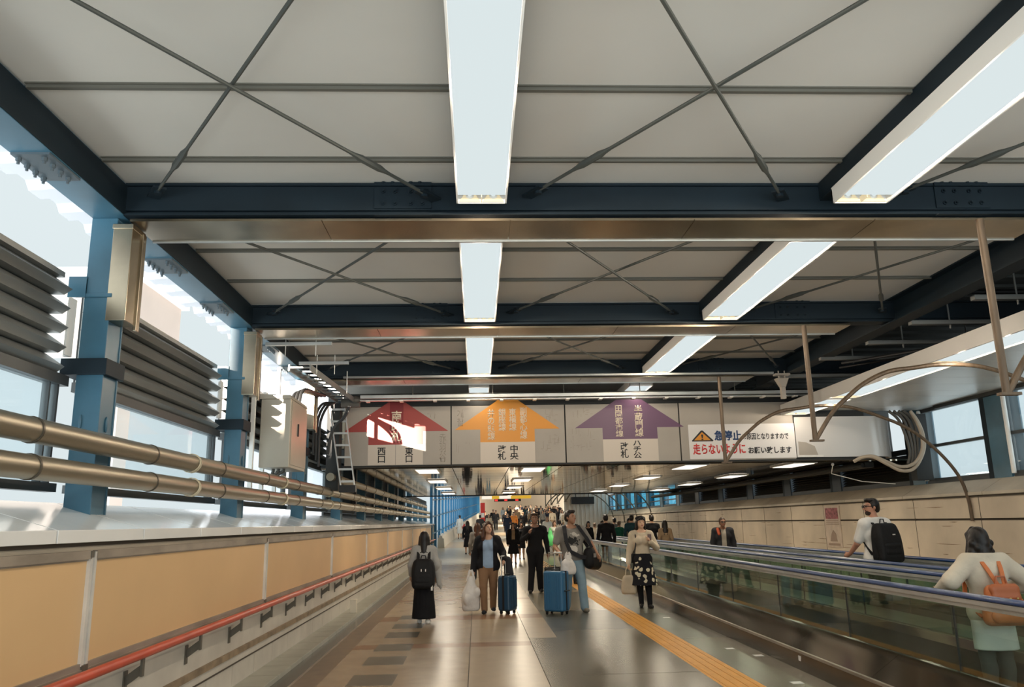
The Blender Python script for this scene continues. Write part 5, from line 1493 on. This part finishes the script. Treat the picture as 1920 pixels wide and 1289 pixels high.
# --- man in black
K = skeleton(1.80, 'm', turn=-.12, el=(-.165, -.03, .66), wl=(-.085, -.125, .735), hdl=(.02, -.02, .05), er=(.15, .02, .63), wr=(.165, -.02, .50), al=(-.075, -.05, .047), ar=(.065, .08, .05))
pr = person((1.36, 19.23, 0), 0, K, 'man dressed all in black, one hand raised to his chest', skin=SKIN3, girth=1.02, top=C_BLK, sleeve=1., hem=.47, trousers=C_BLK, flare=.006, hair=('short', hair_mat('dark_brown_hair', (.045, .026, .016), .6)), shoes=M_BLACK)
suitcase((1.73, 18.95, 0), .1, .36, .24, .58, mat('black_shell', (.012, .012, .013), .4), 'black cabin suitcase beside the man dressed in black', .90, M_BLACK, 'hard shell suitcases')
# --- man in grey printed T-shirt
K = skeleton(1.795, 'm', turn=.75, el=(-.17, .0, .64), wl=(-.14, -.11, .58), hdl=(0, -.05, -.03), er=(.215, .04, .67), wr=(.26, -.04, .56), hdr=(.02, -.02, -.05), al=(-.055, .06, .055), ar=(.10, -.09, .047), kr=(.085, -.06, .285), hr=(.055, 0, .51))
tee = zone_mat('printed_grey_tee', (.215, .20, .18), [((.03, .03, .03), (-.12, .15), (1.17, 1.34), 14, .42), ((.62, .58, .52), (-.06, .10), (1.02, 1.17), 8, .40), ((.50, .47, .42), (-.12, .14), (1.32, 1.40), 9, .5)])
pr = person((1.74, 15.14, 0), .08, K, 'man in grey printed T-shirt and faded jeans, face turned to the right', skin=SKIN2, girth=1.17, top=tee, sleeve=.36, hem=.50, top_fit=.018, trousers=C_JEAN, flare=.010, hair=('short', HBLACK), shoes=cloth('grey_shoe', (.25, .22, .18)))
suitcase((1.40, 14.72, 0), -.6, .40, .28, .74, mat('bright_blue_shell', (.03, .125, .245), .32), 'big blue ribbed suitcase in front of the grey T-shirt man', 1.05, M_BLACK, 'hard shell suitcases')
plastic_bag((1.64, 14.83, .66), .3, .26, .17, .36, 'small white plastic bag hung on the big blue suitcase handle', .39)
db = empty('duffel_bag', (1.74, 15.14, 0), 'black duffel bag slung at the grey T-shirt man\'s hip', 'bag', None, .08)
s = SDF()
for z, e in ((1.03, .06), (.93, .0), (.84, .0)): s.cone((.30, -.14, z), (.50 - e, .22, z - .03), .10, .11, 1, .06)
s.mesh('bag_body', C_BAGB, db, .012)
m = MB(); strap(m, [(.36, -.12, 1.12), (.27, -.17, 1.28), (.17, -.17, 1.42), (.12, -.09, 1.515), (.11, .02, 1.535), (.16, .12, 1.42), (.34, .12, 1.12)], .06, .012)
strap(m, [(-.13, .05, 1.53), (-.135, -.08, 1.51), (-.14, -.17, 1.38), (-.12, -.205, 1.2), (-.06, -.215, 1.06), (.12, -.215, .97), (.32, -.2, .93)], .07, .012); m.build('bag_strap', C_CHAR, db, local=True, smooth=0)
m = MB(); m.box(.36, .41, -.252, -.24, .95, 1.02); m.build('bag_patch', C_GRY, db, local=True, smooth=0)
# --- woman with the floral skirt
K = skeleton(1.665, 'f', turn=.15, el=(-.135, .02, .63), wl=(-.16, -.01, .49), er=(.165, .0, .65), wr=(.085, -.115, .715), hdr=(-.03, -.01, .045), al=(-.03, .03, .047), kl=(-.045, -.0, .285), ar=(.05, -.06, .047))
pr = person((3.12, 15.47, 0), -.05, K, 'woman in cream sweater and black floral skirt looking at her phone', skin=mat('skin_pale', (.62, .38, .25), .5), top=C_CREAM, sleeve=1., hem=.585, top_fit=.016, trousers=C_BLK, leg_end=.05, slim=True, skirt=floral('floral'), skirt_hem=.245, skirt_r=.16, hair=('bob', HBLACK), shoes=M_BLACK)
s = SDF(); c = K['head']; s.ell((c[0], c[1] + .02, c[2] + .075), (.10, .105, .05), .02); s.cut(lambda P: c[2] + .052 - P[..., 2]); 
bt = empty('beret', pr.location, 'soft black hat on the woman with the floral skirt', 'hat'); s.mesh('hat_felt', C_BLK, bt, .010)
ph = empty('phone', to_world(pr, K['wr'] + V3(-.02, -.03, .075)), 'phone held up by the woman in the floral skirt', 'phone', None, -.05); m = MB(); m.box(-.035, .035, -.006, .006, -.06, .07); m.build('phone_body', mat('phone_case', (.10, .035, .02), .3), ph, local=True, smooth=0, bevel=.004)
tb_ = empty('tote_bag', (2.83, 15.43, .24), 'cream cloth tote bag dangling beside the floral skirt', 'bag'); s = SDF()
for z, x in ((.06, .085), (.14, .085), (.22, .07), (.30, .05)): s.cone((-x, 0, z), (x, 0, z), .055, None, .8, .06)
s.mesh('bag_body', C_CREAM, tb_, .010)
m = MB()
for x in (-1, 1): m.tube([(x * .06, -.02, .30), (x * .04, 0, .45), (.02, 0, .58)], .009, 6)
m.build('bag_strap', C_CREAM, tb_, local=True)
sb = empty('strap_bag', pr.location, 'thin dark shoulder strap across the cream sweater', 'bag'); m = MB(); m.tube([(-.12, .0, 1.375), (-.125, -.09, 1.30), (-.135, -.115, 1.15), (-.16, -.09, .98)], .012, 6); m.build('bag_strap', C_CHAR, sb, local=True)
s = SDF(); s.cone((-.17, .05, .96), (-.17, .05, .86), .06, .06, .8, .03); s.mesh('bag_body', C_CHAR, sb, .012)

# ============================================================ ON THE MOVING WALKWAYS
K = skeleton(1.475, 'f', head=(0, -.03, .925), el=(-.235, .035, .685), wl=(-.165, -.115, .62), er=(.225, .03, .70), wr=(.20, -.14, .63), hdl=(0, -.05, -.01), hdr=(.01, -.05, -.01))
pr = person((4.36, 6.93, .012), math.pi, K, 'woman from behind with dark hair and loose cream cardigan on the near walkway', res=.008, top=C_BEIGE, sleeve=1., hem=.40, top_fit=.03, trousers=cloth('dark_grey', (.09, .09, .085)), hair=('wavy', HBLACK), shoes=C_CHAR)
s = SDF(); s.cone((0, 0, .80), (0, .02, .46), .175, .185, .62, .06); s.cut(lambda P: .47 - P[..., 2]); s.mesh('long_shirt', C_WHT, pr, .010)
b = empty('backpack', pr.location, 'small orange leather backpack on the woman in the cream cardigan', 'backpack', None, math.pi)
s = SDF()
for z, x, rr_ in ((.74, .12, .065), (.84, .115, .065), (.95, .09, .055)): s.cone((-x, .19, z), (x, .19, z), rr_, None, .9, .06)
s.mesh('pack_body', C_LEATH, b, .009)
s = SDF(); s.cone((-.085, .225, .97), (.085, .225, .97), .045, None, .8, .03); s.cone((-.09, .25, .90), (.09, .25, .90), .035, None, .6, .04); s.mesh('flap', C_LEATHD, b, .009)
s = SDF(); s.cone((-.09, .25, .76), (.09, .25, .76), .06, None, .5, .03); s.mesh('front_pocket', C_LEATH, b, .009)
for x in (-1, 1):
    m = MB(); strap(m, [(x * .03, .20, 1.0), (x * .06, .13, 1.13), (x * .085, .05, 1.235), (x * .09, -.04, 1.23), (x * .10, -.13, 1.1), (x * .16, -.08, .85), (x * .15, .13, .74)], .035, .010); m.build('shoulder_strap', C_LEATH, b, local=True, smooth=0)
m = MB(); m.tube([(-.05, .2, 1.0), (-.035, .2, 1.07), (.035, .2, 1.07), (.05, .2, 1.0)], .009, 6); m.build('grab_handle', C_LEATHD, b, local=True)
m = MB()
for x in (-.06, .0, .06): m.ball((x, .295, .90), .011)
m.build('studs', mat('brass', (.6, .4, .15), .3, 1), b, local=True)
# man in white T-shirt, turned to the left, black backpack
K = skeleton(1.835, 'm', turn=1.15, el=(-.155, -.01, .64), wl=(-.165, -.115, .545), hdl=(0, -.045, -.03), er=(.14, -.06, .645), wr=(.13, -.16, .56), hdr=(0, -.05, -.02))
pr = person((6.0, 12.1, .012), -2.8, K, 'bearded man in white T-shirt and glasses, looking left on the far walkway', res=.009, skin=mat('skin_ruddy', (.45, .22, .14), .5), girth=1.08, top=C_WHT, sleeve=.40, hem=.50, top_fit=.02, trousers=C_CHAR, hair=('short', HBLACK), beard=True, glasses=True)
bp = backpack(pr, 'large black backpack on the man in the white T-shirt', C_BAGB, .10, 1.19, .42, .58, .20, K)
m = MB(); m.box(-.05, .0, .325, .331, 1.30, 1.315); m.build('small_logo', C_WHT, bp, local=True, smooth=0)
# man in suit
K = skeleton(1.615, 'm', head=(0, -.03, .925), turn=.1)
pr = person((6.0, 19.75, .012), -.1, K, 'man in dark open suit and pale shirt with red strap, riding the far walkway', res=.011, skin=mat('skin_brown', (.27, .13, .075), .5), top=cloth('pale_shirt', (.45, .40, .33)), sleeve=.3, hem=.48, trousers=C_CHAR, jacket=C_CHAR, jopen=.035, jhem=.42, hair=('crop', hair_mat('dark_brown_hair', (.045, .026, .016), .6)), glasses=True)
rs = empty('shoulder_pad', pr.location, 'orange red pad on the shoulder of the suited man', 'strap'); s = SDF(); s.cone((-.135, -.05, 1.335), (-.125, -.105, 1.22), .04, .035, .6, .02); s.mesh('pad', mat('red_pad', (.55, .09, .03), .6), rs, .011)

LOW = .017
def rider(px, y, label, h=1.65, sex='m', yaw=math.pi, x=None, **kw):
    X_ = (px - 894.2) / 1492 * y if x is None else x
    K = skeleton(h, sex, turn=kw.pop('turn', 0.)); kw.setdefault('res', LOW)
    z = .012 if y < 33 and X_ > 3.8 else ramp_z(y)
    return person((X_, y, z), yaw, K, label, **kw)
rider(1131, 27.2, 'man in black jacket seen from behind before the hoarding, near walkway', 1.78, top=C_BLK, trousers=C_BLK, res=.013)
rider(1240, 26.2, 'woman from behind with long dark hair and tan jacket, far walkway', 1.56, 'f', top=C_TAN, trousers=C_CHAR, hair=('long', HBLACK), res=.013)
rider(1179, 30.5, 'man from behind in dark teal jacket, far walkway', 1.76, top=C_TEAL, trousers=C_CHAR, yaw=2.7)
rider(1167, 31.2, 'person in cream coat leaning towards the dark teal jacket', 1.66, 'f', x=5.86, top=C_CREAM, trousers=C_TAN, yaw=.6)
rider(1157, 34.0, 'person in a green jacket left of the cream coat', 1.56, 'f', x=5.95, top=C_GRN, trousers=C_CHAR, hair=('short', HGREY), yaw=2.5)
rider(1147, 36.0, 'person in grey top behind the green jacket', 1.70, 'm', x=6.1, top=C_GRY, trousers=C_CHAR)
rider(1194, 29.0, 'person in black with a wide black hat, partly behind the floral skirt woman', 1.62, 'f', top=C_BLK, trousers=C_BLK, hair=('bob', HBLACK))
rider(1216, 28.0, 'tall person in black just right of the cream sweater, far walkway', 1.74, 'm', top=C_BLK, trousers=C_BLK)
rider(1122, 34.2, 'pale faced woman beside the man in the black jacket', 1.6, 'f', x=5.25, yaw=.3, top=C_WHT, trousers=C_CHAR, hair=('bob', HBLACK))
rider(1098, 35.0, 'person in black with a white mask at the near walkway entrance', 1.58, 'f', yaw=.2, top=C_BLK, trousers=C_BLK, hair=('bob', HBLACK))
rider(1110, 37.0, 'person in pale coat beside the white masked person', 1.50, 'f', yaw=2.6, top=C_BEIGE, trousers=C_BEIGE, hair=('short', HGREY))

# ============================================================ MIDDLE DISTANCE
def walker(px, y, label, h=1.65, sex='m', yaw=0., res=LOW, **kw):
    x = (px - 894.2) / 1492 * y; K = skeleton(h, sex, turn=kw.pop('turn', 0.))
    return person((x, y, ramp_z(y)), yaw, K, label, res=res, **kw)
walker(877, 42.8, 'woman in long black coat seen from behind on the pale ramp foot', 1.69, 'f', math.pi, .014, top=C_BLK, skirt=C_BLK, skirt_hem=.22, skirt_r=.13, trousers=None, hair=('long', HBLACK))
wd = walker(863, 58, 'woman in loose white dress from behind beside the blue windows', 1.62, 'f', math.pi, top=C_WHT, skirt=C_WHT, skirt_hem=.22, skirt_r=.15, hair=('short', HBLACK))
s = SDF(); s.cone((.28, 0, .95), (.28, 0, .75), .10, .12, .6, .05); hb = empty('handbag', wd.location, 'red bag at the side of the white dress', 'bag'); s.mesh('bag_body', mat('red_bag', (.45, .05, .05), .5), hb, .02)
walker(960, 32.6, 'woman with white headphones, black coat and beige top behind the two couples', 1.59, 'f', .0, .013, top=C_TAN, sleeve=.4, jacket=C_BLK, jopen=.04, jhem=.45, skirt=C_BLK, skirt_hem=.24, skirt_r=.15, hair=('long', HBLACK), shoes=C_CHAR)
walker(895, 24, 'brown haired woman in grey half hidden behind the blue blouse woman', 1.60, 'f', math.pi, .014, top=C_GRY, trousers=C_CHAR, hair=('long', HBROWN))
walker(975, 36, 'woman in black with white hood just right of the beige top woman', 1.62, 'f', .0, top=C_BLK, skirt=C_BLK, skirt_hem=.3, hair=('bob', HBLACK))
walker(1023, 47, 'man in white shirt over the shoulder of the man in black', 1.72, 'm', .1, top=C_WHT, trousers=C_CHAR, hair=('short', HGREY))
gp = walker(1036, 40, 'person in pale dress right of the man in black', 1.62, 'f', .1, top=C_SAGE, skirt=C_SAGE, skirt_hem=.2, skirt_r=.13, hair=('long', HBROWN))
plastic_bag((3.55, 39.6, .45), 0, .42, .3, .75, 'bright green bag low beside the pale dress', .86, mat('green_bag', (.10, .55, .16), .5))
walker(1066, 21.5, 'dark haired person hidden behind the grey T-shirt man', 1.72, 'm', .3, .014, top=C_CHAR, trousers=C_CHAR, hair=('short', HBLACK))

# ============================================================ THE CROWD ON THE RAMP
RES = .024
protos = {}
def proto(kind):
    if kind in protos: return protos[kind]
    sex = 'f' if kind in ('dress', 'longhair') else 'm'
    st = {'man': {}, 'stride': dict(al=(-.05, -.10, .05), kl=(-.05, -.08, .29), ar=(.05, .10, .06)), 'dress': {}, 'longhair': {}, 'back': {}}[kind]
    K = skeleton(1.68 if sex == 'm' else 1.6, sex, **st)
    kw = dict(skirt=C_BLK, skirt_hem=.26, skirt_r=.13) if kind == 'dress' else dict(trousers=C_CHAR)
    o = person((0, 70, 0), math.pi if kind == 'back' else 0, K, 'x', res=RES, top=C_CHAR, hair=('long' if sex == 'f' else 'short', HBLACK), **kw)
    protos[kind] = o; o['used'] = 0
    return o
def crowd(px, y, kind, topm, legm, label, sc=1.):
    p = proto(kind)
    o = p if not p['used'] else copy_tree(p)
    p['used'] = 1
    x = (px - 894.2) / 1492 * y
    o.location = (x, y, ramp_z(y)); o.scale = (sc, sc, sc)
    o['label'] = label; o['group'] = 'crowd walking down the ramp'
    for ch in o.children:
        mm = topm if ch.name.startswith('shirt') else legm if ch.name[:4] in ('trou', 'skir') else None
        if mm:
            ch.material_slots[0].link = 'OBJECT'; ch.material_slots[0].material = mm
    return o
CR = [
 (900, 55, 'back', C_CHAR, C_CHAR, 'man in charcoal from behind at the left edge of the crowd'),
 (909, 66, 'man', C_BLK, C_CHAR, 'person in black beside the red banner'),
 (916, 60, 'longhair', C_CREAM, C_JEAN, 'person in cream and jeans left of the dark pair'),
 (924, 74, 'man', C_BLK, C_BLK, 'left one of the dark pair left of the pale blue woman'),
 (929, 70, 'stride', C_CHAR, C_CHAR, 'right one of the dark pair left of the pale blue woman'),
 (942, 90, 'dress', C_LB, C_LB, 'woman in pale blue standing alone on the ramp'),
 (950, 58, 'stride', C_NAVY, C_NAVY, 'person in navy in front of the orange shirt'),
 (953, 86, 'longhair', C_BLK, C_BLK, 'dark haired person in black behind the navy one'),
 (956, 92, 'man', C_CHAR, C_CHAR, 'person in charcoal at the back above the orange shirt'),
 (962, 62, 'man', C_ORG, C_CHAR, 'person in bright orange shirt in the crowd'),
 (964, 78, 'longhair', C_BLK, C_BLK, 'long haired person in black just behind the orange shirt'),
 (968, 100, 'man', C_SAGE, C_CHAR, 'person in sage white at the very back of the crowd'),
 (974, 84, 'man', C_CREAM, C_TAN, 'person in cream and tan right of the orange shirt'),
 (979, 64, 'stride', C_BLK, C_BLK, 'person in black striding below the cream and tan one'),
 (984, 88, 'man', C_TEAL, C_CHAR, 'tall person in dark teal at the middle of the crowd'),
 (989, 94, 'man', C_CHAR, C_BLK, 'person in charcoal right of the dark teal one'),
 (994, 100, 'man', C_GRY, C_CHAR, 'person in grey at the back, above the black shirted man'),
 (993, 72, 'longhair', C_TAN, C_CHAR, 'person in tan top beside the black shirted man\'s head'),
 (1001, 86, 'longhair', C_BLK, C_BLK, 'long haired person in black above the black shirted man'),
 (1005, 76, 'man', C_BLK, C_BLK, 'person in black directly behind the black shirted man'),
 (1012, 92, 'man', C_NAVY, C_CHAR, 'person in navy at the right back of the crowd'),
 (1015, 70, 'longhair', C_GRY, C_CHAR, 'long haired person in grey left of the white shirt'),
 (1021, 84, 'man', C_CHAR, C_CHAR, 'person in charcoal above the white shirted man'),
 (1028, 80, 'longhair', C_BRN, C_CHAR, 'person in brown right above the white shirted man'),
 (1033, 68, 'back', C_CREAM, C_TAN, 'person in cream from behind right of the white shirt'),
 (1039, 88, 'man', C_BLK, C_CHAR, 'person in black at the right of the crowd'),
 (1045, 96, 'man', C_BLK, C_BLK, 'person in black high up at the far right, left of the hoarding'),
 (1050, 80, 'longhair', C_SAGE, C_CHAR, 'person in sage white at the far right, left of the hoarding'),
 (1056, 62, 'man', C_CREAM, C_TAN, 'person in cream at the hoarding corner above the grey T-shirt man'),
]
for q in CR: crowd(*q)
rg = random.Random(21)
kinds = ['man', 'stride', 'longhair', 'man', 'dress', 'longhair']
cols = [(C_BLK, 'black'), (C_CHAR, 'charcoal'), (C_NAVY, 'navy'), (C_GRY, 'grey'), (C_WHT, 'white'), (C_BLK, 'black'), (C_CREAM, 'cream'), (C_TEAL, 'dark teal'), (C_BLK, 'black'), (C_TAN, 'tan')]
spots = ['far back left', 'back left', 'middle left', 'middle', 'middle right', 'back right', 'far back right']
for k in range(30):
    px = 948 + (k * 37 % 104) + rg.uniform(-1.5, 1.5); y = 66 + (k * 23 % 40) + rg.uniform(-1, 1)
    c, n_ = cols[k % 10]; w = spots[min(6, int((px - 946) / 16))]
    crowd(px, y, kinds[k % 6], c, C_CHAR if k % 3 else C_BLK, 'distant person in %s, %s of the crowd, %s row' % (n_, w, ORD[int((y - 64) / 5)]), rg.uniform(.96, 1.04))
